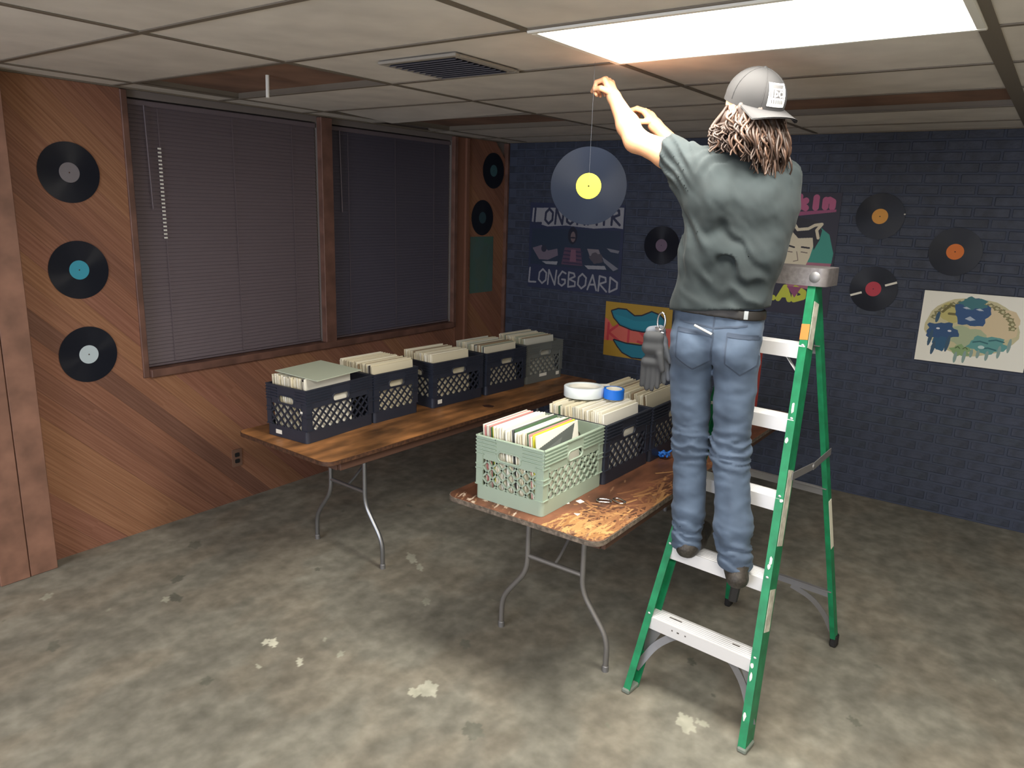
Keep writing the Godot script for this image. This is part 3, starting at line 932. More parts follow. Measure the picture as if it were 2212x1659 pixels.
	fillpoly(im, [Vector2(0.25, 0.27), Vector2(0.62, 0.27), Vector2(0.72, 0.4), Vector2(0.68, 0.52), Vector2(0.62, 0.62), Vector2(0.5, 0.66), Vector2(0.25, 0.62), Vector2(0.18, 0.4)], srgb(214, 204, 178))
	fillpoly(im, [Vector2(0.26, 0.24), Vector2(0.5, 0.2), Vector2(0.74, 0.23), Vector2(0.8, 0.3), Vector2(0.78, 0.38), Vector2(0.72, 0.46), Vector2(0.69, 0.36), Vector2(0.5, 0.37), Vector2(0.4, 0.31), Vector2(0.28, 0.35)], srgb(28, 26, 36))
	stroke(im, [Vector2(0.42, 0.25), Vector2(0.48, 0.3), Vector2(0.62, 0.29), Vector2(0.7, 0.26), Vector2(0.79, 0.25), Vector2(0.73, 0.3), Vector2(0.76, 0.36)], 0.04, srgb(214, 204, 178), asp)
	for s in [0.36, 0.56]:
		stroke(im, [Vector2(s, 0.43 + (s - 0.36) * 0.05), Vector2(s + 0.1, 0.445)], 0.022, srgb(40, 34, 38), asp)
		stroke(im, [Vector2(s, 0.48), Vector2(s + 0.08, 0.485)], 0.012, srgb(110, 96, 88), asp)
	stroke(im, [Vector2(0.5, 0.48), Vector2(0.53, 0.55), Vector2(0.47, 0.56)], 0.01, srgb(120, 104, 94), asp)
	stroke(im, [Vector2(0.34, 0.6), Vector2(0.52, 0.6)], 0.014, srgb(90, 70, 68), asp)
	letters(im, "LAD", Vector2(0.12, 0.78), 0.2, 0.1, 0.075, srgb(190, 196, 60), asp, 0, 0.2)
	fillpoly(im, [Vector2(0.42, 0.77), Vector2(0.62, 0.77), Vector2(0.54, 0.86)], srgb(140, 70, 110))
	print_on_wall("portrait_poster", Vector3(2.61, 1.68, 0.001), Vector2(0.52, 0.86), im, "dark pop-art portrait poster with pink and yellow-green lettering behind the ladder top")
	# white canvas of blue and green faces
	im = Image.create(512, 388, false, Image.FORMAT_RGB8)
	im.fill(srgb(246, 246, 236))
	ell(im, Vector2(0.48, 0.46), 0.43, 0.4, srgb(206, 200, 160), 0, 0.02)
	ell(im, Vector2(0.68, 0.4), 0.22, 0.25, srgb(222, 204, 168), 0.3, 0.06)
	ell(im, Vector2(0.3, 0.28), 0.14, 0.14, srgb(196, 188, 120), 0, 0.08)
	ell(im, Vector2(0.45, 0.6), 0.2, 0.14, srgb(176, 190, 156), 0.2, 0.1)
	for k in 16:
		var a := -2.9 + k * 0.19
		var c := Vector2(0.48 + cos(a) * 0.36, 0.44 + sin(a) * 0.32)
		ell(im, c, 0.035, 0.03, srgb(136, 132, 92), k, 0.15, k)
		ell(im, c + Vector2(0.006, 0.004), 0.018, 0.014, srgb(202, 196, 156), k)
	stroke(im, [Vector2(0.2, 0.28), Vector2(0.26, 0.18), Vector2(0.34, 0.2), Vector2(0.33, 0.3), Vector2(0.26, 0.3)], 0.025, srgb(112, 106, 60), 1.3)
	ell(im, Vector2(0.47, 0.26), 0.16, 0.19, srgb(44, 84, 136), 0, 0.1, 3)
	ell(im, Vector2(0.47, 0.13), 0.12, 0.08, srgb(60, 120, 130), 0, 0.15, 5)
	for e in [[0.41, 0.2], [0.53, 0.21]]: fillpoly(im, [Vector2(e[0] - 0.035, e[1]), Vector2(e[0], e[1] - 0.018), Vector2(e[0] + 0.04, e[1] + 0.01), Vector2(e[0], e[1] + 0.016)], srgb(188, 200, 216))
	fillpoly(im, [Vector2(0.41, 0.35), Vector2(0.455, 0.31), Vector2(0.51, 0.355), Vector2(0.46, 0.375)], srgb(180, 194, 212))
	ell(im, Vector2(0.22, 0.56), 0.15, 0.13, srgb(42, 82, 130), 0.1, 0.14, 8)
	ell(im, Vector2(0.22, 0.73), 0.08, 0.1, srgb(40, 92, 130), 0.1, 0.12, 2)
	for e in [[0.18, 0.52], [0.29, 0.54]]: ell(im, Vector2(e[0], e[1]), 0.018, 0.014, srgb(222, 226, 234))
	for d in [[0.12, 0.66, 0.12], [0.16, 0.8, 0.1], [0.29, 0.72, 0.12], [0.16, 0.36, 0.08]]: ell(im, Vector2(d[0], d[1]), 0.018, d[2], srgb(54, 88, 116), 0.1)
	ell(im, Vector2(0.65, 0.68), 0.17, 0.12, srgb(96, 160, 160), -0.1, 0.12, 6)
	for e in [[0.58, 0.66], [0.72, 0.62], [0.66, 0.74]]: stroke(im, [Vector2(e[0] - 0.06, e[1]), Vector2(e[0], e[1] - 0.02), Vector2(e[0] + 0.07, e[1])], 0.014, srgb(44, 104, 112), 1.3)
	ell(im, Vector2(0.6, 0.72), 0.03, 0.024, srgb(200, 224, 222))
	ell(im, Vector2(0.42, 0.8), 0.09, 0.08, srgb(140, 172, 120), 0, 0.16, 4)
	for d in [[0.38, 0.9, 0.08], [0.46, 0.88, 0.09], [0.52, 0.82, 0.06], [0.66, 0.83, 0.07], [0.76, 0.76, 0.09], [0.84, 0.66, 0.1], [0.58, 0.82, 0.06]]: ell(im, Vector2(d[0], d[1]), 0.016, d[2], srgb(140, 168, 164), 0.05)
	for e in [[0.39, 0.77], [0.46, 0.77]]: stroke(im, [Vector2(e[0] - 0.02, e[1]), Vector2(e[0], e[1] - 0.025), Vector2(e[0] + 0.02, e[1])], 0.01, srgb(84, 108, 66), 1.3)
	print_on_wall("painted_canvas", Vector3(3.765, 1.268, 0.001), Vector2(0.61, 0.462), im, "white canvas painted with dripping blue and green faces", 0.018, "painting", 0.6)

# ---------------------------------------------------------------- tables and crates
const FLAT := Basis(Vector3(1, 0, 0), Vector3(0, 0, -1), Vector3(0, 1, 0))   # lays a drawn outline on the ground

func board_tex(kind: int) -> ImageTexture:      # v runs along the table; kind 0 = varnished, 1 = worn through
	var W := 320; var L := 1024
	var n := FastNoiseLite.new(); n.seed = 31 + kind; n.frequency = 0.02; n.fractal_octaves = 4
	var a := n.get_image(W, L / 4); a.convert(Image.FORMAT_L8); a.resize(W, L, Image.INTERPOLATE_CUBIC)
	n.frequency = 0.006
	var b := n.get_image(W, L); b.convert(Image.FORMAT_L8)
	var da := a.get_data(); var db := b.get_data()
	var o := PackedByteArray(); o.resize(W * L * 3)
	var base := srgb(166, 116, 72) if kind == 0 else srgb(114, 74, 54)
	for i in W * L:
		var v := 0.9 + (da[i] - 128) * 0.0022 + (db[i] - 128) * 0.0018
		o[i * 3] = int(clampf(base.r * v * 255, 0, 255)); o[i * 3 + 1] = int(clampf(base.g * v * 255, 0, 255)); o[i * 3 + 2] = int(clampf(base.b * v * 255, 0, 255))
	var im := Image.create_from_data(W, L, false, Image.FORMAT_RGB8, o)
	var R := RandomNumberGenerator.new(); R.seed = 8
	var asp := float(W) / L
	if kind == 0:
		ell(im, Vector2(0.83, 0.45), 0.05, 0.013, srgb(78, 52, 40), 0, 0.08)
		ell(im, Vector2(0.83, 0.45), 0.03, 0.008, srgb(66, 44, 36), 0, 0.08)
	else:
		for k in 260:                                # scratches down to the pale core
			var c := Vector2(clampf(R.randfn(0.84, 0.09), 0.5, 0.99), clampf(R.randfn(0.925, 0.035), 0.8, 0.995))
			if k > 120: c = Vector2(clampf(R.randfn(0.93, 0.06), 0.5, 0.99), R.randf_range(0.45, 0.95))
			var d := Vector2(R.randfn(0.0, 0.03), R.randfn(0.0, 0.009) + (0.02 if k > 120 else 0.0))
			var t := R.randf()
			stroke(im, [c, c + d, c + d * 1.7 + Vector2(R.randfn(0, 0.01), 0)], R.randf_range(0.004, 0.02), srgb(136, 92, 62).lerp(srgb(190, 146, 94), t * t), asp)
		for k in 60:
			ell(im, Vector2(clampf(R.randfn(0.84, 0.07), 0.6, 0.99), clampf(R.randfn(0.965, 0.017), 0.9, 0.995)), R.randf_range(0.01, 0.04), R.randf_range(0.003, 0.01), srgb(160, 114, 70).lerp(srgb(204, 162, 106), R.randf()), R.randf() * 3, 0.3, k)
		for k in 60:
			ell(im, Vector2(R.randf(), R.randf_range(0.985, 1.0) if k % 2 else R.randf()), R.randf_range(0.004, 0.02), R.randf_range(0.001, 0.004), srgb(140, 104, 78), R.randf(), 0.3, k)
		for k in 14: ell(im, Vector2(R.randf_range(0.05, 0.5), R.randf_range(0.955, 0.995)), 0.016, 0.004, srgb(196, 178, 160), R.randf(), 0.3, k)
	return ImageTexture.create_from_image(im)

func table(at: Vector3, turn: float, leg_z: float, kind: int, label: String) -> void:
	var t := thing("folding_table", at, turn)
	tag(t, label, "table", "")
	var w := 0.38; var l := 1.22
	var out := rrect(-w, -l, w, l, 0.055, 6)
	var st := begin()
	extrude(st, out, 0.02, Transform3D(FLAT, Vector3(0, 0.718, 0)), true)
	put(st, "tabletop", mat(srgb(104, 70, 50) if kind == 0 else srgb(150, 136, 122), 0.6, 0, M.fine, 3.0), t)
	st = begin()
	st.set_smooth_group(-1)
	var top := rrect(-w + 0.003, -l + 0.003, w - 0.003, l - 0.003, 0.052, 6)
	var idx := Geometry2D.triangulate_polygon(top)
	for i in range(0, idx.size(), 3):
		var q := []
		for e in 3: q.append(top[idx[i + e]])
		var v := [Vector3(q[0].x, 0.74, -q[0].y), Vector3(q[1].x, 0.74, -q[1].y), Vector3(q[2].x, 0.74, -q[2].y)]
		if (v[2] - v[0]).cross(v[1] - v[0]).y < 0: v.reverse()
		for p in v:
			st.set_uv(Vector2(p.x / (2 * w) + 0.5, p.z / (2 * l) + 0.5)); st.add_vertex(p)
	var rim := top.size()
	for i in rim:
		var a := top[i]; var b := top[(i + 1) % rim]
		st.set_uv(Vector2(0.1, 0.1))
		quad(st, Vector3(a.x, 0.74, -a.y), Vector3(b.x, 0.74, -b.y), Vector3(b.x, 0.738, -b.y), Vector3(a.x, 0.738, -a.y), Vector3(a.x + b.x, 0, -a.y - b.y))
	put(st, "laminate", mat(Color.WHITE, 0.42 if kind == 0 else 0.55, 0, board_tex(kind)), t)
	st = begin()
	for s in [-1.0, 1.0]:
		bx(st, Vector3(s * (w - 0.035), 0.694, 0), Vector3(0.02, 0.048, 2 * l - 0.2), 0.003)
		bx(st, Vector3(0, 0.694, s * (l - 0.1)), Vector3(2 * w - 0.09, 0.048, 0.02), 0.003)
	put(st, "apron", mat(srgb(84, 58, 46), 0.7), t)
	var lm: Material = M.steel if kind == 0 else mat(srgb(128, 126, 124), 0.5, 0.5)
	for e in [leg_z, -leg_z]:
		for s in [-1.0, 1.0]:
			st = begin()
			tube(st, bend([Vector3(s * 0.145, 0.717, e), Vector3(s * 0.145, 0.335, e), Vector3(s * 0.283, 0.155, e), Vector3(s * 0.283, 0.012, e)], 0.06), 0.0125, 10)
			var g := put(st, "leg", lm, t)
			st = begin()
			lathe(st, [Vector2(0, 0), Vector2(0.015, 0), Vector2(0.015, 0.025), Vector2(0.0126, 0.028)], Transform3D(Basis(), Vector3(s * 0.283, 0.0, e)), 12, false)
			put(st, "leg_cap", M.aludark, g)
		st = begin()
		tube(st, [Vector3(-0.145, 0.41, e), Vector3(0.145, 0.41, e)], 0.011, 8)
		put(st, "crossbar", lm, t)
		st = begin()
		tube(st, bend([Vector3(0, 0.41, e), Vector3(0, 0.44, e - signf(e) * 0.05), Vector3(0, 0.712, e - signf(e) * 0.38)], 0.03), 0.008, 8)
		put(st, "brace", lm, t)

func crate(at: Vector3, turn: float, w: float, l: float, m: Material, label: String, group := "", stickers := []) -> Node3D:
	var h := 0.28
	var t := thing("milk_crate", at, turn)
	tag(t, label, "crate", group)
	var st := begin()
	bx(st, Vector3(0, 0.006, 0), Vector3(w - 0.012, 0.008, l - 0.012), 0.002)
	extrude(st, ring_poly(w, l, 0.018, 0.007, true), 0.062, Transform3D(FLAT, Vector3(0, 0.001, 0)))
	extrude(st, ring_poly(w, l, 0.018, 0.007, false), 0.062, Transform3D(FLAT, Vector3(0, 0.001, 0)))
	put(st, "base", m, t)
	for side in 4:
		var L := w if side % 2 == 0 else l
		var out := (l if side % 2 == 0 else w) / 2
		var T := Transform3D(Basis(Vector3.UP, side * PI / 2), Vector3.ZERO) * Transform3D(Basis(), Vector3(0, 0, out - 0.006))
		var e := L / 2 - 0.001
		st = begin()
		# corner posts, ribbed top plate round the hand hole, horizontal ribs
		for s in [-1.0, 1.0]:
			extrude(st, rect(s * e if s < 0 else s * (e - 0.032), 0.063, s * (e - 0.032) if s < 0 else s * e, h), 0.006, T)
			for y in [0.065, 0.135, 0.155, 0.2]: bx(st, T * Vector3(s * (e - 0.02), y, 0.0055), T.basis.get_euler().abs() * 0 + Vector3(0, 0, 0) + _ax(T, Vector3(0.042, 0.004, 0.009)), 0)
			bx(st, T * Vector3(s * (e - 0.034), 0.135, 0.004), _ax(T, Vector3(0.004, 0.14, 0.008)))
		var hole := rrect(-0.055, h - 0.092, 0.055, h - 0.05, 0.019, 5)
		for s in [[-e + 0.031, 0.0], [0.0, e - 0.031]]:
			for p in Geometry2D.clip_polygons(rect(s[0], h - 0.10, s[1], h), hole): extrude(st, p, 0.005, T)
		for y in [h - 0.004, h - 0.019, h - 0.034, h - 0.049, h - 0.064]:
			for s in [-1.0, 1.0]:
				var a := 0.066
				bx(st, T * Vector3(s * (a + e) / 2, y, 0.0065), _ax(T, Vector3(e - a, 0.0045, 0.009)))
		bx(st, T * Vector3(0, h - 0.004, 0.0065), _ax(T, Vector3(0.14, 0.0055, 0.009)))
		var pts := []
		for p in hole: pts.append(T * Vector3(p.x * 1.06, p.y, 0.005))
		pts.append(pts[0])
		tube(st, pts, 0.0045, 5, false)
		var panel := put(st, "side_panel", m, t)
		# diagonal lattice
		st = begin()
		var area := rect(-e + 0.032, 0.062, e - 0.032, h - 0.1)
		for dir in [1.0, -1.0]:
			var c := -L
			while c < L:
				var b := PackedVector2Array([Vector2(c, 0.0), Vector2(c + 0.0105, 0.0), Vector2(c + 0.0105 + dir * h, h), Vector2(c + dir * h, h)])
				for p in Geometry2D.intersect_polygons(b, area): extrude(st, p, 0.008, T.translated_local(Vector3(0, 0, -0.002)))
				c += 0.05
		put(st, "lattice", m, panel)
	for s in stickers:     # [side, x, y, w, h]
		st = begin()
		var T := Transform3D(Basis(Vector3.UP, s[0] * PI / 2), Vector3.ZERO)
		var out := (l if s[0] % 2 == 0 else w) / 2
		bx(st, T * Vector3(s[1], s[2], out + 0.0025), _ax(T, Vector3(s[3], s[4], 0.001)))
		put(st, "sticker", M.paper, t)
	return t

func _ax(T: Transform3D, s: Vector3) -> Vector3: return (T.basis.x * s.x + T.basis.y * s.y + T.basis.z * s.z).abs()

func ring_poly(w: float, l: float, r: float, th: float, right: bool) -> PackedVector2Array:     # half of a crate's wall seen from above
	var out := rrect(-w / 2, -l / 2, w / 2, l / 2, r)
	var inn := rrect(-w / 2 + th, -l / 2 + th, w / 2 - th, l / 2 - th, r * 0.7)
	var half := rect(0, -l, w, l) if right else rect(-w, -l, 0, l)
	var a: PackedVector2Array = Geometry2D.intersect_polygons(out, half)[0]
	return Geometry2D.clip_polygons(a, inn)[0]

var sleeve_meshes := []
var sleeve_mats := []
func sleeves(at: Vector3, turn: float, w: float, l: float, lean: float, near: float, label: String, group: String, seed_: int, tones: Array, fill := 1.0) -> void:
	var R := RandomNumberGenerator.new()
	R.seed = seed_
	var B := Basis(Vector3.UP, turn)
	var x := -w / 2 + 0.018 + maxf(0.0, sin(lean)) * 0.27
	var end := w / 2 - 0.018 + minf(0.0, sin(lean)) * 0.27
	var i := 0
	var made := []
	while x < -w / 2 + (end + w / 2) * fill:
		var k := R.randi() % 9
		var m: int = tones[(i * 7 + R.randi() % 4) % tones.size()]
		if m in [5, 7, 8, 9, 11]: k -= k % 3
		var th: float = [0.0045, 0.0065, 0.009][k % 3]
		var o := MeshInstance3D.new()
		o.name = numbered("record_sleeve")
		o.mesh = sleeve_meshes[k]
		o.material_override = sleeve_mats[m]
		add_child(o)
		var ln := lean + R.randf_range(-0.0015, 0.0015)
		o.transform = Transform3D(B, at) * Transform3D(Basis(Vector3(0, 0, 1), ln), Vector3(x + th / 2, 0.0115 + absf(sin(ln)) * th * 0.5, near + R.randf_range(-0.009, 0.004))) * Transform3D(Basis(), Vector3(0, 0.1575, 0))
		made.append([o, m])
		x += th / cos(lean) + R.randf_range(0.0012, 0.005)
		i += 1
	for k in made.size():
		var fromleft: bool = k < made.size() / 2
		var ord := ordinal(k if fromleft else made.size() - 1 - k)
		tag(made[k][0], "%s record sleeve, %s from %s side of %s" % [SLEEVE_TONES[made[k][1]], ord, "window" if fromleft else "ladder", label], "record sleeve", group)

const SLEEVE_TONES := ["cream", "buff", "dull buff", "light grey", "white", "dark grey", "brown", "pink", "yellow", "green", "sage", "black"]
func ordinal(k: int) -> String:
	var ones := ["", "first", "second", "third", "fourth", "fifth", "sixth", "seventh", "eighth", "ninth", "tenth", "eleventh", "twelfth", "thirteenth", "fourteenth", "fifteenth", "sixteenth", "seventeenth", "eighteenth", "nineteenth", "twentieth"]
	return ones[k + 1] if k < 20 else "%dth" % (k + 1)

func crates() -> void:
	for th in [0.0045, 0.0065, 0.009, 0.0045, 0.0065, 0.009, 0.0045, 0.0065, 0.009]:
		var s := begin()
		var hh: float = [0.316, 0.311, 0.306][sleeve_meshes.size() / 3]
		bx(s, Vector3(0, (hh - 0.315) / 2, 0), Vector3(th, hh, 0.315), 0.0009)
		s.generate_normals()
		sleeve_meshes.append(s.commit())
	for c in [srgb(238, 234, 216), srgb(226, 218, 192), srgb(212, 206, 186), srgb(196, 196, 186), srgb(244, 242, 232), srgb(92, 94, 96), srgb(150, 132, 108), srgb(208, 140, 140), srgb(216, 214, 70), srgb(70, 100, 72), srgb(172, 178, 160), srgb(58, 54, 54)]:
		sleeve_mats.append(mat(c, 0.75))
	var pale := [0, 4, 1, 0, 5, 2, 4, 0, 7, 1, 0, 4, 0, 4, 9, 0, 2, 4, 1, 0, 8, 4, 3]
	var cream := [1, 0, 2, 1, 6, 0, 1, 0, 11, 2, 1, 0, 4, 6, 1, 2, 0]
	var dim := [2, 10, 1, 3, 2, 0, 6, 10, 5, 2, 3, 1]
	# table by the window
	var y := 0.74
	var rows := [
		[Vector3(1.048, y, 3.027), 0.06, 0.30, 0.48, M.crate_black, "near-end black milk crate on window table, one sleeve lying flat on its top", [[0, -0.06, 0.03, 0.045, 0.022], [0, 0.115, 0.16, 0.016, 0.016]]],
		[Vector3(1.03, y, 2.598), -0.03, 0.33, 0.342, M.crate_black, "black square milk crate second from the near end of the window table", []],
		[Vector3(1.083, y, 2.085), -0.075, 0.3, 0.445, M.crate_black, "third black milk crate along window table, white tag at lower corner", [[1, -0.165, 0.035, 0.035, 0.025]]],
		[Vector3(1.122, y, 1.636), -0.07, 0.3, 0.405, M.crate_black, "black milk crate fourth along window table, beside the grey crate", []],
		[Vector3(1.142, y, 1.2), -0.1, 0.3, 0.40, M.crate_grey, "grey milk crate at the far end of the window table", [[1, 0.145, 0.04, 0.035, 0.025], [1, -0.02, 0.05, 0.08, 0.022]]],
	]
	var names := ["the near black crate by the window", "second crate on the window table", "third crate on the window table", "fourth crate on the window table", "the grey crate"]
	for i in 5:
		var r = rows[i]
		crate(r[0], r[1], r[2], r[3], r[4], r[5], "", r[6])
		sleeves(r[0], r[1], r[2], r[3], 0.06 if i != 4 else 0.1, [0.06, 0.0, 0.05, 0.035, 0.03][i], names[i], "sleeves in window-table crate %s" % ["one", "two", "three", "four", "five"][i], 40 + i, dim if i > 2 else cream, [0.97, 1.0, 1.0, 1.0, 1.0][i])
	# front table
	var f := [
		[Vector3(2.472, y, 3.01), 0.0, 0.342, 0.475, M.crate_green, "pale green milk crate packed with records at the front corner of worn table"],
		[Vector3(2.489, y, 2.556), -0.03, 0.342, 0.415, M.crate_black, "black milk crate behind the pale green crate, tape rolls on its records"],
		[Vector3(2.503, y, 2.102), -0.01, 0.342, 0.475, M.crate_black, "black milk crate farthest on the worn table, partly behind the standing person"]]
	var fn := ["the pale green crate", "the crate under the tape rolls", "the crate beside the person's hip"]
	for i in 3:
		var r = f[i]
		crate(r[0], r[1], r[2], r[3], r[4], r[5])
		sleeves(r[0], r[1], r[2], r[3], [0.09, 0.08, 0.12][i], [0.06, 0.03, 0.05][i], fn[i], "sleeves in front-table crate %s" % ["one", "two", "three"][i], 60 + i, [pale, pale, cream][i], [0.93, 1.0, 1.0][i])
	# the sleeve at the front of the green crate, with a dark print across it
	var im := Image.create(128, 128, false, Image.FORMAT_RGB8)
	im.fill(srgb(232, 230, 220))
	fillpoly(im, [Vector2(0.0, 0.18), Vector2(0.92, 0.02), Vector2(0.78, 0.34), Vector2(0.2, 0.42)], srgb(92, 98, 96))
	fillpoly(im, [Vector2(0.1, 0.24), Vector2(0.6, 0.14), Vector2(0.5, 0.26), Vector2(0.24, 0.33)], srgb(112, 118, 116))
	var o := put(sheet(Vector2(0.315, 0.315), 0.005), "record_sleeve", mat(Color.WHITE, 0.6, 0, ImageTexture.create_from_image(im)))
	o.transform = Transform3D(Basis(Vector3(0, 0, 1), 0.11), Vector3(2.62, 0.753, 3.075)) * Transform3D(Basis(Vector3.UP, PI / 2), Vector3(0, 0.1575, 0))
	tag(o, "white sleeve with a dark grey print, front-most in the pale green crate", "record sleeve")
	# sleeves lying on the first crate
	var st := begin()
	bx(st, Vector3.ZERO, Vector3(0.315, 0.004, 0.315), 0.001)
	o = put(st, "record_sleeve", mat(srgb(186, 196, 178), 0.6))
	o.transform = Transform3D(Basis.from_euler(Vector3(0.02, 0.05, -0.03)), Vector3(1.095, 1.08, 3.075))
	tag(o, "pale green sleeve lying flat across the records of the near black crate", "record sleeve")
	st = begin()
	bx(st, Vector3.ZERO, Vector3(0.004, 0.315, 0.315), 0.001)
	o = put(st, "record_sleeve", M.paper)
	o.transform = Transform3D(Basis(Vector3.UP, 0.04) * Basis(Vector3(0, 0, 1), 0.03), Vector3(1.178, 0.755 + 0.16, 3.085))
	tag(o, "bright white inner sleeve at the right edge of the near black crate", "record sleeve")

func small_things() -> void:
	# rolls of tape on the records
	var t := thing("tape_roll", Vector3(2.40, 1.072, 2.55))
	t.rotation = Vector3(-0.02, 0, 0.03)
	tag(t, "wide white tape roll lying on records in the second crate", "tape roll")
	var st := begin()
	lathe(st, [Vector2(0.074, 0.004), Vector2(0.076, 0), Vector2(0.094, 0.0), Vector2(0.096, 0.002), Vector2(0.096, 0.048), Vector2(0.094, 0.05), Vector2(0.076, 0.05), Vector2(0.074, 0.046), Vector2(0.074, 0.004)], Transform3D(), 48)
	put(st, "tape", mat(srgb(222, 232, 236), 0.45), t)
	st = begin()
	lathe(st, [Vector2(0.0, 0.03), Vector2(0.07, 0.03), Vector2(0.0735, 0.046), Vector2(0.074, 0.046), Vector2(0.074, 0.004), Vector2(0.0, 0.004)], Transform3D(), 40, false)
	put(st, "core", M.white, t)
	t = thing("tape_roll", Vector3(2.535, 1.075, 2.50))
	t.rotation = Vector3(0, 0, -0.02)
	tag(t, "bright blue painter's tape roll beside the wide white roll", "tape roll")
	st = begin()
	lathe(st, [Vector2(0.038, 0.002), Vector2(0.047, 0.0), Vector2(0.049, 0.002), Vector2(0.049, 0.046), Vector2(0.047, 0.048), Vector2(0.038, 0.046)], Transform3D(), 36, false)
	put(st, "tape", mat(srgb(20, 108, 214), 0.5), t)
	st = begin()
	lathe(st, [Vector2(0.0375, 0.001), Vector2(0.038, 0.047), Vector2(0.034, 0.047), Vector2(0.034, 0.001), Vector2(0.0375, 0.001)], Transform3D(), 30, false)
	put(st, "core", M.paper, t)
	# crumpled blue tape
	var prims := []
	var R := RandomNumberGenerator.new(); R.seed = 12
	for k in 12:
		var a := Vector3(R.randf_range(-0.022, 0.022), R.randf_range(0.006, 0.035), R.randf_range(-0.02, 0.02))
		prims.append([a, a + Vector3(R.randfn(0, 0.012), R.randfn(0, 0.008), R.randfn(0, 0.012)), 0.007, 0.004, 0.004])
	var o := put(solid([field(prims, 0.003)]), "tape_wad", mat(srgb(36, 112, 206), 0.55))
	o.position = Vector3(2.705, 0.742, 2.245)
	tag(o, "crumpled wad of blue tape on the worn table beside the black crates", "tape wad")
	# paper scraps
	for s in [[2.672, 3.0, 0.022, 0.5, "square white paper scrap between green crate and metal clips"], [2.735, 3.125, 0.017, 1.1, "triangular white paper scrap nearest the worn front edge of the table"], [2.64, 3.05, 0.012, 0.2, "small torn paper scrap close to the green crate's base"], [2.74, 1.02, 0.02, 0.7, "paper scrap on the far end of the worn table, seen between leg and ladder"], [2.88, 1.08, 0.022, 0.1, "paper scrap on the far table corner, next to the ladder step"]]:
		var n := 3 if s[4].begins_with("tri") else 4
		var poly := PackedVector2Array()
		for k in n: poly.append(Vector2.from_angle(TAU * k / n + s[3]) * s[2] * (1.0 if k % 2 else 0.85))
		st = begin(); extrude(st, poly, 0.0012, Transform3D(FLAT, Vector3(s[0], 0.7402, s[1])))
		tag(put(st, "paper_scrap", M.paper), s[4], "paper scrap")
	# two linked metal clips
	for c in [[Vector3(2.755, 0.7475, 2.94), 0.5, "left of the two steel snap clips on the worn table"], [Vector3(2.805, 0.7475, 2.90), -0.35, "right of the two steel snap clips on the worn table"]]:
		var t2 := thing("snap_clip", c[0], c[1])
		tag(t2, c[2], "clip", "snap clips on the worn table")
		st = begin()
		var pts := []
		for k in 21:
			var a := TAU * (k + 1.5) / 24
			pts.append(Vector3(cos(a) * 0.017 + 0.0, 0, sin(a) * 0.017) + Vector3(0.014 * signf(cos(a)) * minf(1.0, absf(cos(a)) * 3), 0, 0))
		tube(st, pts, 0.0035, 7)
		put(st, "hook", M.chrome, t2)
		st = begin()
		tube(st, [pts[0], (pts[0] + pts[-1]) / 2 + Vector3(0, 0.002, 0), pts[-1]], 0.003, 6)
		put(st, "gate", M.steel, t2)
	# white stick behind the rolls, red carton on the far end
	st = begin()
	tube(st, [Vector3(2.30, 1.082, 2.40), Vector3(2.42, 1.088, 2.33)], 0.008, 8)
	tag(put(st, "paper_tube", M.white), "short pale tube lying on the records behind the white tape roll", "tube")
	st = begin(); span(st, Vector3(2.54, 0.7405, 0.9), Vector3(2.725, 1.12, 0.955), 0.003)
	tag(put(st, "red_carton", mat(srgb(206, 84, 76), 0.6)), "salmon red carton standing on the far end of the worn table", "carton")

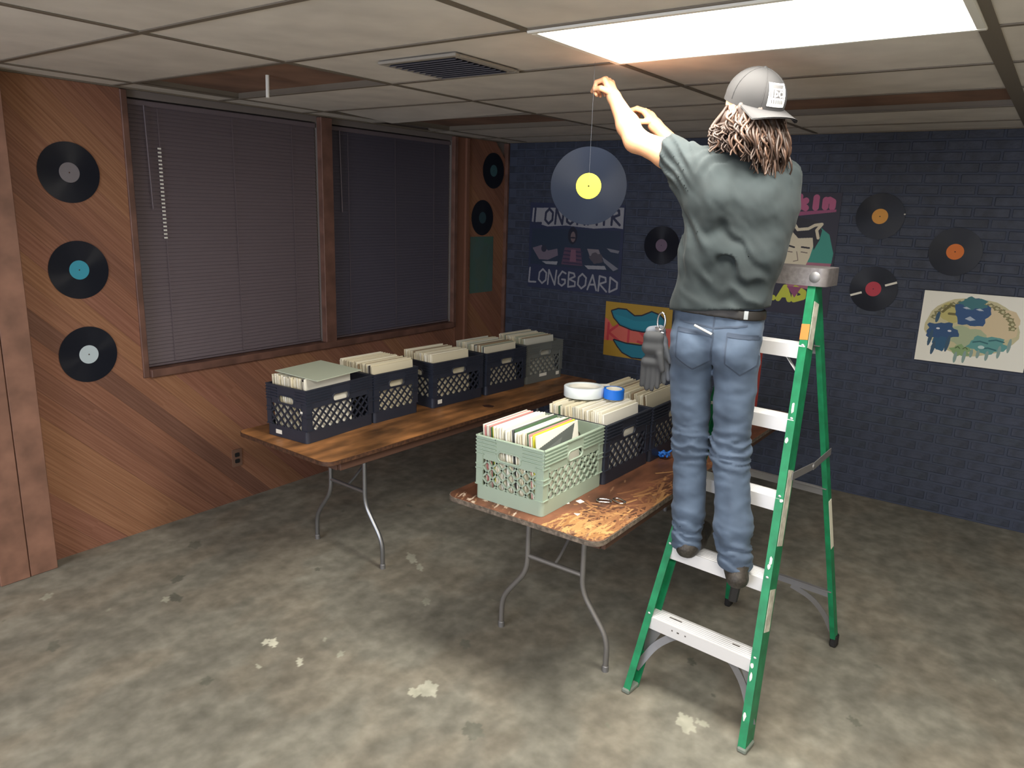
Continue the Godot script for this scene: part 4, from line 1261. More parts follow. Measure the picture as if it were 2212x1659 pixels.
# ---------------------------------------------------------------- stepladder
func ladder() -> void:
	var t := thing("stepladder", Vector3(3.237, 0, 3.1035), -0.088)
	tag(t, "green fibreglass stepladder with aluminium treads, spattered with paint", "ladder")
	var s := 0.30
	var fx := func(y: float) -> float: return 0.267 - 0.075 * y
	var rx := func(y: float) -> float: return 0.272 - 0.085 * y
	var front := func(y: float) -> float: return -s * y
	var back := func(y: float) -> float: return -0.979 + 0.235 * y
	for sd in [-1.0, 1.0]:
		# front rail: a channel open to the inside
		var a := Vector3(sd * fx.call(0.0), 0.012, front.call(0.0)); var b := Vector3(sd * fx.call(1.70), 1.70, front.call(1.70))
		var zz := (b - a).normalized()
		var xx := (Vector3(1, 0, 0) - zz * zz.x).normalized()
		var B := Basis(xx, zz.cross(xx), zz)      # y of the outline points to the back of the ladder or the front
		var back_sign := signf(-B.y.z)
		var o: float = -sd
		var prof := PackedVector2Array([Vector2(0, 0), Vector2(o * 0.03, 0), Vector2(o * 0.03, 0.005 * back_sign), Vector2(o * 0.005, 0.005 * back_sign), Vector2(o * 0.005, 0.069 * back_sign), Vector2(o * 0.03, 0.069 * back_sign), Vector2(o * 0.03, 0.074 * back_sign), Vector2(0, 0.074 * back_sign)])
		var st := begin()
		extrude(st, prof, a.distance_to(b), Transform3D(B, a))
		var rail := put(st, "front_rail", M.green, t)
		# rivets and stickers along it
		for y in [0.33, 0.62, 0.915, 1.2, 1.47]:
			st = begin()
			var p: Vector3 = a.lerp(b, y / 1.7) + B.x * o * 0.015 - B.y * back_sign * 0.001
			lathe(st, [Vector2(0, 0.003), Vector2(0.004, 0.002), Vector2(0.006, 0)], Transform3D(Basis(Vector3.RIGHT, PI / 2 + 0.3), p), 10)
			put(st, "rivet", M.alu, rail)
		for q in ([[0.42, 0.58], [0.73, 1.02], [1.46, 1.64]] if sd > 0 else []):
			st = begin()
			var p := a.lerp(b, (q[0] + q[1]) / 3.4)
			box(st, Transform3D(B, p + B.x * 0.0008 + B.y * back_sign * 0.036), Vector3(0.0014, 0.052, q[1] - q[0]))
			var lb := put(st, "warning_label", mat(srgb(226, 226, 212), 0.6, 0, M.soft, 6.0), rail)
			tag(lb, "worn pale label strip")
		if sd > 0:
			st = begin()
			var p2 := a.lerp(b, 1.52 / 1.7)
			box(st, Transform3D(B, p2 + B.x * o * 0.0152 - B.y * back_sign * 0.0006), Vector3(0.031, 0.0012, 0.06))
			tag(put(st, "price_tag", mat(srgb(250, 130, 60), 0.6), rail), "small orange sticker")
			for d in [[0.26, 0.03], [0.30, 0.018], [0.66, 0.02], [0.68, 0.03], [1.12, 0.02], [0.12, 0.03], [0.9, 0.012], [1.24, 0.04]]:
				st = begin()
				var p3: Vector3 = a.lerp(b, d[0] / 1.7) + B.x * o * rng.randf_range(0.006, 0.022) - B.y * back_sign * 0.0005
				var poly := PackedVector2Array()
				for k in 10: poly.append(Vector2(cos(TAU * k / 10) * 0.006 * rng.randf_range(0.7, 1.2), sin(TAU * k / 10) * d[1] * 0.6 * rng.randf_range(0.7, 1.2)))
				extrude(st, poly, 0.001, Transform3D(Basis(B.x, B.z, B.x.cross(B.z)), p3))
				put(st, "paint_drip", M.white, rail)
		# foot
		st = begin()
		box(st, Transform3D(Basis(), Vector3(sd * (fx.call(0.0) - 0.013), 0.0105, -0.036)), Vector3(0.036, 0.02, 0.082), 0.005)
		put(st, "foot", mat(srgb(120, 130, 122), 0.7), t)
		# rear rail
		a = Vector3(sd * rx.call(0.0), 0.05, back.call(0.05)); b = Vector3(sd * rx.call(1.70), 1.70, back.call(1.70))
		zz = (b - a).normalized(); xx = (Vector3(1, 0, 0) - zz * zz.x).normalized()
		B = Basis(xx, zz.cross(xx), zz)
		st = begin()
		var pr := PackedVector2Array([Vector2(0, -0.019), Vector2(o * 0.022, -0.019), Vector2(o * 0.022, -0.015), Vector2(o * 0.004, -0.015), Vector2(o * 0.004, 0.015), Vector2(o * 0.022, 0.015), Vector2(o * 0.022, 0.019), Vector2(0, 0.019)])
		extrude(st, pr, a.distance_to(b), Transform3D(B, a))
		put(st, "rear_rail", M.green, t)
		if sd > 0:
			st = begin()
			box(st, Transform3D(B, a.lerp(b, 0.36) + B.x * 0.001), Vector3(0.0014, 0.03, 0.24))
			put(st, "warning_label", mat(srgb(222, 222, 206), 0.6), t)
		st = begin()
		bx(st, Vector3(sd * (rx.call(0.0) - 0.01), 0.03, -0.976), Vector3(0.03, 0.06, 0.046), 0.006)
		put(st, "rear_foot", M.black, t)
		# spreader: two straps with a joint
		st = begin()
		var p0 := Vector3(sd * (fx.call(1.0) + 0.006), 0.985, front.call(1.0) - 0.04); var p1 := Vector3(sd * (rx.call(0.95) + 0.006), 0.99, back.call(0.95))
		var pm := (p0 + p1) / 2 + Vector3(sd * 0.004, -0.012, 0)
		bar(st, p0, pm, 0.03, 0.003, Vector3.UP); bar(st, pm + Vector3(sd * 0.003, 0, 0), p1 + Vector3(sd * 0.003, 0, 0), 0.03, 0.003, Vector3.UP)
		lathe(st, [Vector2(0, 0.006), Vector2(0.008, 0.005), Vector2(0.009, 0)], Transform3D(Basis(Vector3(0, 0, 1), -sd * PI / 2), pm), 10)
		put(st, "spreader", M.aludark, t)
		# bent brace from the bottom tread down to the rail
		st = begin()
		var y0 := 0.285
		bar_path(st, [Vector3(sd * 0.045, y0, front.call(y0) - 0.05), Vector3(sd * 0.12, y0 - 0.02, front.call(y0) - 0.05), Vector3(sd * 0.195, y0 - 0.085, front.call(0.2) - 0.05), Vector3(sd * (fx.call(0.08) - 0.008), 0.085, front.call(0.09) - 0.045)], 0.03, 0.003, Vector3(0, 0, 1))
		extrude(st, PackedVector2Array([Vector2(sd * (fx.call(0.26) - 0.008), 0.265), Vector2(sd * (fx.call(0.26) - 0.075), 0.265), Vector2(sd * (fx.call(0.14) - 0.03), 0.16), Vector2(sd * (fx.call(0.12) - 0.008), 0.13)]), 0.002, Transform3D(Basis(), Vector3(0, 0, -0.115)))
		put(st, "tread_brace", M.aludark, t)
		# the same under the top tread and behind
		st = begin()
		bar(st, Vector3(sd * 0.05, 1.442, front.call(1.44) - 0.045), Vector3(sd * (fx.call(1.33) - 0.006), 1.335, front.call(1.335) - 0.035), 0.018, 0.003, Vector3(0, 0, 1))
		put(st, "tread_brace", M.alu, t)
		st = begin()
		bar_path(st, [Vector3(sd * 0.06, 0.262, back.call(0.27) + 0.012), Vector3(sd * 0.15, 0.235, back.call(0.24) + 0.012), Vector3(sd * 0.215, 0.17, back.call(0.17) + 0.012), Vector3(sd * (rx.call(0.1) - 0.012), 0.085, back.call(0.085) + 0.012)], 0.026, 0.003, Vector3(0, 0, 1))
		put(st, "rear_brace", M.aludark, t)
	# treads
	var ys := [0.325, 0.615, 0.91, 1.198, 1.47]
	for i in 5:
		var y: float = ys[i]
		var hw: float = fx.call(y) - 0.006
		var z0: float = front.call(y) + 0.002
		var p := PackedVector2Array([Vector2(0, -0.052), Vector2(0.003, -0.052), Vector2(0.003, -0.003), Vector2(0.082, -0.003), Vector2(0.082, -0.03), Vector2(0.085, -0.03), Vector2(0.085, 0.0)])
		for k in 6:
			var g := 0.074 - k * 0.012
			p.append_array(PackedVector2Array([Vector2(g, 0.0), Vector2(g - 0.002, 0.0018), Vector2(g - 0.005, 0.0018), Vector2(g - 0.007, 0.0)]))
		p.append(Vector2(0, 0))
		var st := begin()
		# outline x = depth to the back, y = up; extruded across the ladder
		extrude(st, p, hw * 2, Transform3D(Basis(Vector3(0, 0, -1), Vector3.UP, Vector3(1, 0, 0)), Vector3(-hw, y, z0)))
		var tread := put(st, "tread", M.alu, t)
		if i == 0:
			for k in 7:
				st = begin()
				bx(st, Vector3(rng.randf_range(-0.15, 0.2), y - 0.02 if k < 4 else y + 0.002, z0 + (0.0004 if k < 4 else -0.05)), Vector3(0.006, 0.006, 0.0006) if k < 4 else Vector3(0.03, 0.0006, 0.008))
				put(st, "paint_speck", mat(srgb(96, 92, 90), 0.8), tread)
	# rear cross bars
	for y in [0.285, 0.80, 1.43]:
		var hw: float = rx.call(y) - 0.003
		var st := begin()
		bx(st, Vector3(0, y, back.call(y) + 0.012), Vector3(hw * 2, 0.036, 0.003))
		bx(st, Vector3(0, y + 0.017, back.call(y) + 0.022), Vector3(hw * 2, 0.003, 0.02))
		put(st, "rear_bar", M.aludark, t)
	# top cap
	var st := begin()
	extrude(st, rrect(-0.178, -0.078, 0.178, 0.078, 0.028, 6), 0.068, Transform3D(FLAT, Vector3(0, 1.69, -0.575)), true)
	put(st, "top_cap", bumpy(mat(srgb(118, 115, 116), 0.4, 0, noise_tex(0.03, srgb(205, 202, 202), srgb(255, 255, 255), 44), 5.0), M.fine, 0.1), t)
	for sd in [-1.0, 1.0]:
		st = begin()
		lathe(st, [Vector2(0, 0.004), Vector2(0.018, 0.004), Vector2(0.022, 0.0)], Transform3D(Basis(Vector3.RIGHT, PI / 2), Vector3(sd * 0.135, 1.724, -0.498)), 20)
		put(st, "cap_boss", M.aludark, t)

func bar_path(st: SurfaceTool, pts: Array, w: float, th: float, side: Vector3) -> void:
	var p := bend(pts, 0.06, 4)
	for i in p.size() - 1: bar(st, p[i], p[i + 1] + (p[i + 1] - p[i]) * 0.04, w, th, (p[i + 1] - p[i]).cross(side))

# ---------------------------------------------------------------- the man on the ladder
func person() -> void:
	var base := Vector3(3.22, 0.617, 2.9)
	var t := thing("person", base)
	tag(t, "long-haired man in dark tee, jeans and backwards cap, reaching to the ceiling from the ladder", "person")
	var skin := mat(srgb(214, 160, 124), 0.55)
	skin.subsurf_scatter_enabled = true
	skin.subsurf_scatter_strength = 0.15
	var v := func(x: float, y: float, z: float) -> Vector3: return Vector3(x, y, z)
	# --- head frame: he looks up to the left, away from us
	var az := deg_to_rad(239.0)
	var F := Vector3(sin(az) * cos(0.36), sin(0.36), cos(az) * cos(0.36))
	var Rt := Vector3.UP.cross(F).normalized()
	var U := F.cross(Rt).normalized()
	var HC := Vector3(3.183, 2.312, 2.83)
	var h := func(x: float, y: float, z: float) -> Vector3: return HC + Rt * x + U * y + F * z
	var sh_l := Vector3(3.045, 2.105, 2.9); var sh_r := Vector3(3.275, 2.085, 2.735)
	var el_l := Vector3(2.757, 2.212, 2.872); var wr_l := Vector3(2.625, 2.383, 2.828)
	var el_r := Vector3(3.0, 2.035, 2.60); var wr_r := Vector3(2.748, 2.285, 2.695)
	var body := [
		[v.call(3.10, 1.55, 2.87), v.call(3.2, 1.55, 2.86), 0.07, 0.07, 0.04], [v.call(3.15, 1.58, 2.86), v.call(3.18, 1.98, 2.83), 0.075, 0.085, 0.05],
		[sh_l, sh_r, 0.055, 0.055, 0.04], [v.call(3.175, 2.1, 2.815), h.call(0, -0.06, -0.02), 0.058, 0.052, 0.03], [h.call(0, -0.03, -0.01), h.call(0, 0.02, -0.01), 0.07, 0.075, 0.02],
		[sh_l, sh_l.lerp(el_l, 0.5), 0.056, 0.05, 0.03], [sh_l.lerp(el_l, 0.5), el_l, 0.05, 0.041, 0.03], [el_l, el_l.lerp(wr_l, 0.35), 0.041, 0.044, 0.03], [el_l.lerp(wr_l, 0.35), wr_l, 0.043, 0.026, 0.02], [wr_l, v.call(2.607, 2.41, 2.822), 0.026, 0.022, 0.015],
		[sh_r, sh_r.lerp(el_r, 0.5), 0.056, 0.048, 0.03], [sh_r.lerp(el_r, 0.5), el_r, 0.048, 0.041, 0.03], [el_r, el_r.lerp(wr_r, 0.35), 0.041, 0.042, 0.03], [el_r.lerp(wr_r, 0.35), wr_r, 0.041, 0.026, 0.02], [wr_r, v.call(2.728, 2.308, 2.692), 0.026, 0.023, 0.015],
		[v.call(3.07, 1.46, 2.87), v.call(3.09, 1.06, 2.88), 0.05, 0.034, 0.02], [v.call(3.09, 1.06, 2.88), v.call(3.13, 0.68, 2.925), 0.034, 0.028, 0.02],
		[v.call(3.225, 1.46, 2.85), v.call(3.25, 1.07, 2.88), 0.05, 0.034, 0.02], [v.call(3.25, 1.07, 2.88), v.call(3.343, 0.68, 2.96), 0.034, 0.028, 0.02]]
	var head := [
		[h.call(0, 0.025, -0.025), h.call(0, 0.03, 0.01), 0.086, 0.084, 0.02], [h.call(0, -0.02, 0.02), h.call(0, -0.065, 0.04), 0.068, 0.045, 0.04], [h.call(-0.02, -0.09, 0.062), h.call(0.02, -0.09, 0.062), 0.022, 0.022, 0.03],
		[h.call(-0.05, -0.04, 0.0), h.call(-0.03, -0.085, 0.04), 0.025, 0.02, 0.03], [h.call(0.05, -0.04, 0.0), h.call(0.03, -0.085, 0.04), 0.025, 0.02, 0.03], [h.call(0, -0.06, -0.03), h.call(0, -0.12, -0.03), 0.055, 0.053, 0.03],
		[h.call(-0.035, 0.022, 0.078), h.call(0.035, 0.022, 0.078), 0.012, 0.012, 0.02], [h.call(0, 0.008, 0.085), h.call(0, -0.03, 0.104), 0.008, 0.012, 0.012], [h.call(-0.012, -0.034, 0.092), h.call(0.012, -0.034, 0.092), 0.008, 0.008, 0.008],
		[h.call(-0.02, -0.058, 0.084), h.call(0.02, -0.058, 0.084), 0.006, 0.006, 0.004], [h.call(-0.016, -0.068, 0.083), h.call(0.016, -0.068, 0.083), 0.007, 0.007, 0.004],
		[h.call(-0.03, 0.003, 0.074), h.call(-0.029, 0.003, 0.074), 0.013, 0.013, 0.004], [h.call(0.03, 0.003, 0.074), h.call(0.029, 0.003, 0.074), 0.013, 0.013, 0.004],
		[h.call(-0.082, 0.012, -0.012), h.call(-0.08, -0.028, 0.0), 0.013, 0.01, 0.006], [h.call(0.082, 0.012, -0.012), h.call(0.08, -0.028, 0.0), 0.013, 0.01, 0.006], [h.call(0.088, 0.022, -0.02), h.call(0.092, 0.0, -0.024), 0.008, 0.008, 0.006], [h.call(-0.088, 0.022, -0.02), h.call(-0.092, 0.0, -0.024), 0.008, 0.008, 0.006]]
	# --- hands: palm, four fingers hooked over, thumb from the side
	var hand_l := [[wr_l, v.call(2.6, 2.425, 2.82), 0.025, 0.021, 0.01]]
	var kz := [2.852, 2.832, 2.811, 2.792]
	for i in 4:
		var k := Vector3(2.586 + absf(i - 1.2) * 0.004, 2.452 - absf(i - 1.2) * 0.005, kz[i])
		var L: float = [0.95, 1.05, 1.0, 0.82][i]
		hand_l.append([v.call(2.607, 2.415, 2.822 + (kz[i] - 2.822) * 0.6), k, 0.014, 0.0115, 0.008])
		var a := k + Vector3(-0.036, -0.008, 0.002) * L; var b := a + Vector3(-0.010, -0.028, 0) * L; var c := b + Vector3(0.012, -0.02, 0) * L
		hand_l.append([k, a, 0.0105, 0.0092, 0.003]); hand_l.append([a, b, 0.0092, 0.0085, 0.003]); hand_l.append([b, c, 0.0085, 0.0072, 0.003])
	hand_l.append_array([[v.call(2.613, 2.402, 2.845), v.call(2.588, 2.412, 2.87), 0.014, 0.011, 0.008], [v.call(2.588, 2.412, 2.87), v.call(2.56, 2.412, 2.868), 0.0105, 0.0095, 0.003], [v.call(2.56, 2.412, 2.868), v.call(2.541, 2.405, 2.855), 0.0095, 0.008, 0.003]])
	var hand_r := [[wr_r, v.call(2.722, 2.32, 2.69), 0.025, 0.021, 0.01]]
	var rz := [2.722, 2.702, 2.682, 2.663]
	for i in 4:
		var k := Vector3(2.703 + absf(i - 1.3) * 0.003, 2.342 - absf(i - 1.3) * 0.004, rz[i])
		var L: float = [0.95, 1.05, 1.0, 0.82][i]
		hand_r.append([v.call(2.728, 2.312, 2.692 + (rz[i] - 2.692) * 0.6), k, 0.014, 0.0115, 0.008])
		var a := k + Vector3(-0.036, 0.012, 0.002) * L; var b := a + Vector3(-0.024, -0.006, 0.002) * L; var c := b + Vector3(-0.006, -0.02, 0) * L
		hand_r.append([k, a, 0.0105, 0.0092, 0.003]); hand_r.append([a, b, 0.0092, 0.0085, 0.003]); hand_r.append([b, c, 0.0085, 0.0072, 0.003])
	hand_r.append_array([[v.call(2.735, 2.3, 2.712), v.call(2.705, 2.297, 2.73), 0.014, 0.011, 0.008], [v.call(2.705, 2.297, 2.73), v.call(2.676, 2.305, 2.735), 0.0105, 0.0095, 0.003], [v.call(2.676, 2.305, 2.735), v.call(2.655, 2.318, 2.728), 0.0095, 0.008, 0.003]])
	put(solid([field(body, 0.009), field(head, 0.005), field(hand_l, 0.0035), field(hand_r, 0.0035)], base), "body", skin, t)
	# --- jeans
	var wr := FastNoiseLite.new(); wr.seed = 3; wr.frequency = 9.0; wr.fractal_octaves = 2
	var jeans := [
		[v.call(3.07, 1.58, 2.88), v.call(3.225, 1.585, 2.85), 0.083, 0.085, 0.03], [v.call(3.072, 1.49, 2.885), v.call(3.222, 1.495, 2.858), 0.093, 0.094, 0.04], [v.call(3.075, 1.44, 2.925), v.call(3.08, 1.42, 2.92), 0.07, 0.07, 0.03], [v.call(3.225, 1.445, 2.90), v.call(3.228, 1.425, 2.898), 0.072, 0.072, 0.03],
		[v.call(3.062, 1.42, 2.885), v.call(3.09, 1.06, 2.885), 0.083, 0.067, 0.012], [v.call(3.09, 1.06, 2.885), v.call(3.118, 0.8, 2.91), 0.066, 0.06, 0.03], [v.call(3.118, 0.8, 2.91), v.call(3.13, 0.6, 2.93), 0.06, 0.056, 0.03],
		[v.call(3.235, 1.43, 2.868), v.call(3.252, 1.07, 2.885), 0.083, 0.068, 0.012], [v.call(3.252, 1.07, 2.885), v.call(3.31, 0.8, 2.94), 0.068, 0.066, 0.03], [v.call(3.31, 0.8, 2.94), v.call(3.35, 0.6, 2.97), 0.067, 0.062, 0.03]]
	var jfold := func(p: Vector3) -> float:
		var n := wr.get_noise_3d(p.x * 0.8, p.y * 1.6, p.z * 0.8)
		var knee := exp(-pow((p.y - 1.07) / 0.075, 2))
		var cuff := exp(-pow((p.y - 0.72) / 0.07, 2))
		var seat := exp(-pow((p.y - 1.36) / 0.03, 2)) * smoothstep(2.88, 2.96, p.z)
		return knee * 0.006 * sin(p.y * 190.0 + n * 5.0 + p.x * 25.0) + cuff * 0.0065 * sin(p.y * 130.0 + n * 6.0 + p.x * 40.0) + n * 0.006 + seat * 0.008
	var JF := field(jeans, 0.008, jfold, [[Vector3(0, -1, 0), -0.642], [Vector3(0, 1, 0), 1.625]])
	var denim := bumpy(mat(srgb(84, 101, 124), 0.8, 0, noise_tex(0.012, srgb(180, 184, 188), srgb(255, 255, 255), 61), 2.2), M.fine, 0.05)
	denim.rim_enabled = true; denim.rim = 0.25
	var jn := put(solid([JF], base), "jeans", denim, t)
	var bk := Vector3(-0.2, 0, -0.98).normalized(); var ux := Vector3(0.98, 0, -0.2).normalized()
	var dark := mat(srgb(56, 68, 86), 0.8)
	for pk in [[Vector3(3.09, 1.455, 2.9), 1.0], [Vector3(3.262, 1.452, 2.87), 0.85]]:
		var poly := PackedVector2Array()
		for q in [[-0.064, 0.07], [0.064, 0.062], [0.06, -0.04], [0.0, -0.076], [-0.06, -0.036]]: poly.append(Vector2(q[0] * pk[1], q[1]))
		var edge := Geometry2D.offset_polygon(poly, 0.006)[0]
		var eo := put(drape(JF, pk[0], edge, ux, Vector3.UP, bk, 0.0018), "pocket_seam", dark, jn); eo.position = -base
		var st := drape(JF, pk[0], poly, ux, Vector3.UP, bk, 0.003)
		var o := put(st, "pocket", denim, jn); o.position = -base
		var hem := PackedVector2Array([poly[0], poly[1], poly[1] - Vector2(0, 0.01), poly[0] - Vector2(0, 0.01)])
		o = put(drape(JF, pk[0], hem, ux, Vector3.UP, bk, 0.0045), "pocket_hem", dark, jn); o.position = -base
	var sn := put(drape(JF, Vector3(3.155, 1.48, 2.9), rect(-0.003, -0.075, 0.003, 0.1), ux, Vector3.UP, bk, 0.002), "seat_seam", dark, jn); sn.position = -base
	var yk := put(drape(JF, Vector3(3.155, 1.535, 2.9), PackedVector2Array([Vector2(-0.13, 0.018), Vector2(0, 0.0), Vector2(0.12, 0.018), Vector2(0.12, 0.024), Vector2(0, 0.006), Vector2(-0.13, 0.024)]), ux, Vector3.UP, bk, 0.002), "yoke_seam", dark, jn); yk.position = -base
	# --- belt and its loop
	var bf := field([[v.call(3.07, 1.58, 2.88), v.call(3.225, 1.585, 2.85), 0.091, 0.093, 0.03]], 0.006, null, [[Vector3(-0.06, -1, 0), -1.58 - 0.06 * 3.15], [Vector3(0.06, 1, 0), 1.617 + 0.06 * 3.15]])
	put(solid([bf], base), "belt", mat(srgb(32, 30, 29), 0.55), t)
	var lp := put(drape(bf, Vector3(3.262, 1.583, 2.87), rect(-0.007, -0.028, 0.007, 0.026), ux, Vector3.UP, bk, 0.004), "belt_loop", mat(srgb(150, 156, 160), 0.8), jn); lp.position = -base
	# --- shirt
	var sn2 := FastNoiseLite.new(); sn2.seed = 8; sn2.frequency = 5.0; sn2.fractal_octaves = 2
	var shirt := [
		[v.call(3.072, 1.60, 2.885), v.call(3.225, 1.605, 2.85), 0.09, 0.09, 0.05], [v.call(3.095, 1.8, 2.875), v.call(3.24, 1.8, 2.815), 0.092, 0.097, 0.08], [v.call(3.072, 1.60, 2.885), v.call(3.095, 1.8, 2.875), 0.092, 0.092, 0.05], [v.call(3.225, 1.605, 2.85), v.call(3.24, 1.8, 2.815), 0.09, 0.097, 0.05],
		[v.call(3.1, 1.98, 2.878), v.call(3.258, 1.97, 2.775), 0.09, 0.098, 0.08], [v.call(3.095, 1.8, 2.875), v.call(3.1, 1.98, 2.878), 0.092, 0.092, 0.05], [v.call(3.24, 1.8, 2.815), v.call(3.258, 1.97, 2.775), 0.097, 0.1, 0.05], [v.call(3.17, 1.75, 2.84), v.call(3.18, 2.0, 2.82), 0.105, 0.105, 0.05],
		[v.call(3.13, 1.99, 2.93), v.call(3.1, 2.06, 2.925), 0.055, 0.055, 0.06], [v.call(3.245, 1.98, 2.86), v.call(3.255, 2.05, 2.84), 0.06, 0.055, 0.06],
		[v.call(3.055, 2.085, 2.9), v.call(3.275, 2.07, 2.745), 0.078, 0.08, 0.05], [v.call(3.13, 2.118, 2.855), v.call(3.225, 2.12, 2.795), 0.06, 0.06, 0.05],
		[v.call(3.06, 2.09, 2.9), v.call(2.93, 2.153, 2.893), 0.08, 0.062, 0.03], [v.call(2.93, 2.153, 2.893), v.call(2.86, 2.18, 2.888), 0.062, 0.064, 0.02], [v.call(2.965, 2.085, 2.9), v.call(3.05, 2.0, 2.895), 0.048, 0.065, 0.05],
		[v.call(3.265, 2.07, 2.74), v.call(3.13, 2.06, 2.65), 0.08, 0.066, 0.03]]
	var Q := Vector3(3.38, 2.02, 2.98)
	var sfold := func(p: Vector3) -> float:
		var n := sn2.get_noise_3d(p.x, p.y * 0.7, p.z)
		var d := p.distance_to(Q) + n * 0.03
		var swoop := smoothstep(0.2, 0.3, d) * (1.0 - smoothstep(0.44, 0.52, d)) * smoothstep(2.06, 1.9, p.y) * smoothstep(2.86, 2.92, p.z)
		var sl := smoothstep(3.08, 2.98, p.x) * smoothstep(1.98, 2.06, p.y)
		var top := smoothstep(2.04, 2.1, p.y) * smoothstep(3.02, 3.1, p.x)
		return n * 0.008 + swoop * 0.0085 * sin(d * 92.0 + n * 5.0) * (0.65 + n) + sn2.get_noise_3d(p.x * 3.0 + p.y * 1.5, p.y * 2.0, p.z * 3.0) * 0.004 + sl * 0.0055 * sin((p.x * 0.75 + p.y * 0.65) * 210.0 + n * 4.0) + top * 0.004 * sin((p.x + p.z) * 120.0 + n * 5.0)
	var SF := field(shirt, 0.008, sfold, [[Vector3(0.1, -1, 0), -1.2857], [Vector3(-1, 0.06, 0), -2.897 + 0.06 * 2.16]])
	var cloth := bumpy(mat(srgb(36, 46, 49), 0.9, 0, noise_tex(0.012, srgb(215, 215, 215), srgb(255, 255, 255), 71), 2.5), M.fine, 0.03)
	cloth.rim_enabled = true; cloth.rim = 0.3
	put(solid([SF], base), "tee_shirt", cloth, t)
	# --- boots
	var leather := mat(srgb(78, 72, 66), 0.55, 0, M.fine, 6.0)
	var bl := field([[v.call(3.13, 0.69, 2.925), v.call(3.138, 0.66, 2.935), 0.036, 0.041, 0.02], [v.call(3.139, 0.652, 2.945), v.call(3.135, 0.652, 2.85), 0.042, 0.04, 0.02], [v.call(3.135, 0.655, 2.85), v.call(3.12, 0.652, 2.73), 0.043, 0.036, 0.02]], 0.006, null, [[Vector3(0, -1, 0), -0.6185]])
	put(solid([bl], base), "boot", leather, t)
	var br := field([[v.call(3.345, 0.69, 2.96), v.call(3.357, 0.66, 2.975), 0.036, 0.041, 0.02], [v.call(3.365, 0.618, 2.995), v.call(3.31, 0.658, 2.92), 0.042, 0.041, 0.02], [v.call(3.31, 0.658, 2.92), v.call(3.232, 0.695, 2.81), 0.041, 0.033, 0.02]], 0.006, null, [[Vector3(0, -1, -0.35).normalized(), Vector3(0, -1, -0.35).normalized().dot(Vector3(3.28, 0.6185, 2.915))]])
	put(solid([br], base), "boot", leather, t)
	var st := begin()
	bar(st, Vector3(3.366, 0.6, 3.0) - base, Vector3(3.355, 0.515, 2.99) - base, 0.034, 0.024, Vector3(1, 0, -0.3), 0.006)
	put(st, "boot_heel", M.black, t)
	# --- hair: a soft mass under the cap, then locks over it
	var hm := mat(srgb(62, 45, 36), 0.5, 0, noise_tex(0.03, srgb(140, 130, 124), srgb(255, 255, 255), 83), 6.0)
	var hair := [[h.call(0, 0.0, -0.03), h.call(0, -0.06, -0.07), 0.085, 0.075, 0.03], [v.call(3.13, 2.26, 2.87), v.call(3.115, 2.205, 2.88), 0.045, 0.035, 0.03], [v.call(3.20, 2.27, 2.87), v.call(3.21, 2.175, 2.88), 0.065, 0.05, 0.03], [v.call(3.25, 2.25, 2.85), v.call(3.265, 2.16, 2.85), 0.045, 0.03, 0.03]]
	var hn := FastNoiseLite.new(); hn.seed = 5; hn.frequency = 22.0
	var hv := put(solid([field(hair, 0.006, func(p: Vector3) -> float: return hn.get_noise_3d(p.x, p.y * 0.35, p.z) * 0.014)], base), "hair", hm, t)
	var R := RandomNumberGenerator.new(); R.seed = 77
	var lk := begin(); var lk2 := begin()
	for i in 340:
		var a := deg_to_rad(R.randf_range(-72.0, 108.0)) + 0.33      # azimuth about the head
		var out := Vector3(sin(a), 0, cos(a))
		var start := HC + Vector3(0, R.randf_range(-0.045, 0.02), 0) + out * R.randf_range(0.07, 0.088)
		if a > -0.85 and a < -0.3: start.y = HC.y - R.randf_range(0.045, 0.07)
		var len := start.y - lerpf(2.2, 2.115, smoothstep(-0.2, 1.2, a)) - R.randf_range(-0.05, 0.03)
		var ph := R.randf() * TAU
		var am := R.randf_range(0.008, 0.022)
		var spr := R.randf_range(0.02, 0.062)
		var pts := []; var rad := []
		for k in 13:
			var f := k / 12.0
			var sway := Vector3(cos(a), 0, -sin(a)) * sin(f * 9.0 + ph) * am * sqrt(f) + out * cos(f * 10.0 + ph) * am * 0.8 * f
			var spread := out * (spr * sin(minf(f * 1.5, 1.0) * PI / 2))
			pts.append(start + Vector3(0, -len * f, 0) + spread + sway - base)
			rad.append(lerpf(0.0062, 0.0022, f * f) * R.randf_range(0.85, 1.15))
		tube(lk if R.randf() < 0.62 else lk2, pts, rad, 5)
	tag(put(lk, "hair_locks", hm, hv), "", "", "", "stuff")
	tag(put(lk2, "hair_locks", mat(srgb(76, 55, 43), 0.5), hv), "lighter brown hair locks", "", "", "stuff")
	# --- cap worn backwards: z of the cap runs to the bill
	var C := Transform3D(Basis(U.cross(-F).normalized(), U, -F), h.call(0, 0.028, -0.004) - base)
	var cm := bumpy(mat(srgb(27, 27, 29), 0.85), M.fine, 0.05)
	st = begin()
	var prof := []
	for k in 13:
		var a := PI / 2 * k / 12
		prof.append(Vector2(cos(a) * (0.103 + 0.004 * sin(2 * a)), sin(a) * 0.112))
	lathe(st, prof, C * Transform3D(Basis.from_scale(Vector3(0.96, 1, 1.1)), Vector3.ZERO), 40)
	lathe(st, [Vector2(0.1035, 0.0), Vector2(0.1035, -0.014), Vector2(0.099, -0.014), Vector2(0.099, 0.0)], C * Transform3D(Basis.from_scale(Vector3(0.96, 1, 1.1)), Vector3.ZERO), 40, false)
	var cap := put(st, "cap", cm, t)
	st = begin()
	lathe(st, [Vector2(0, 0.006), Vector2(0.006, 0.004), Vector2(0.008, 0.0)], C.translated_local(Vector3(0, 0.111, 0)), 12)
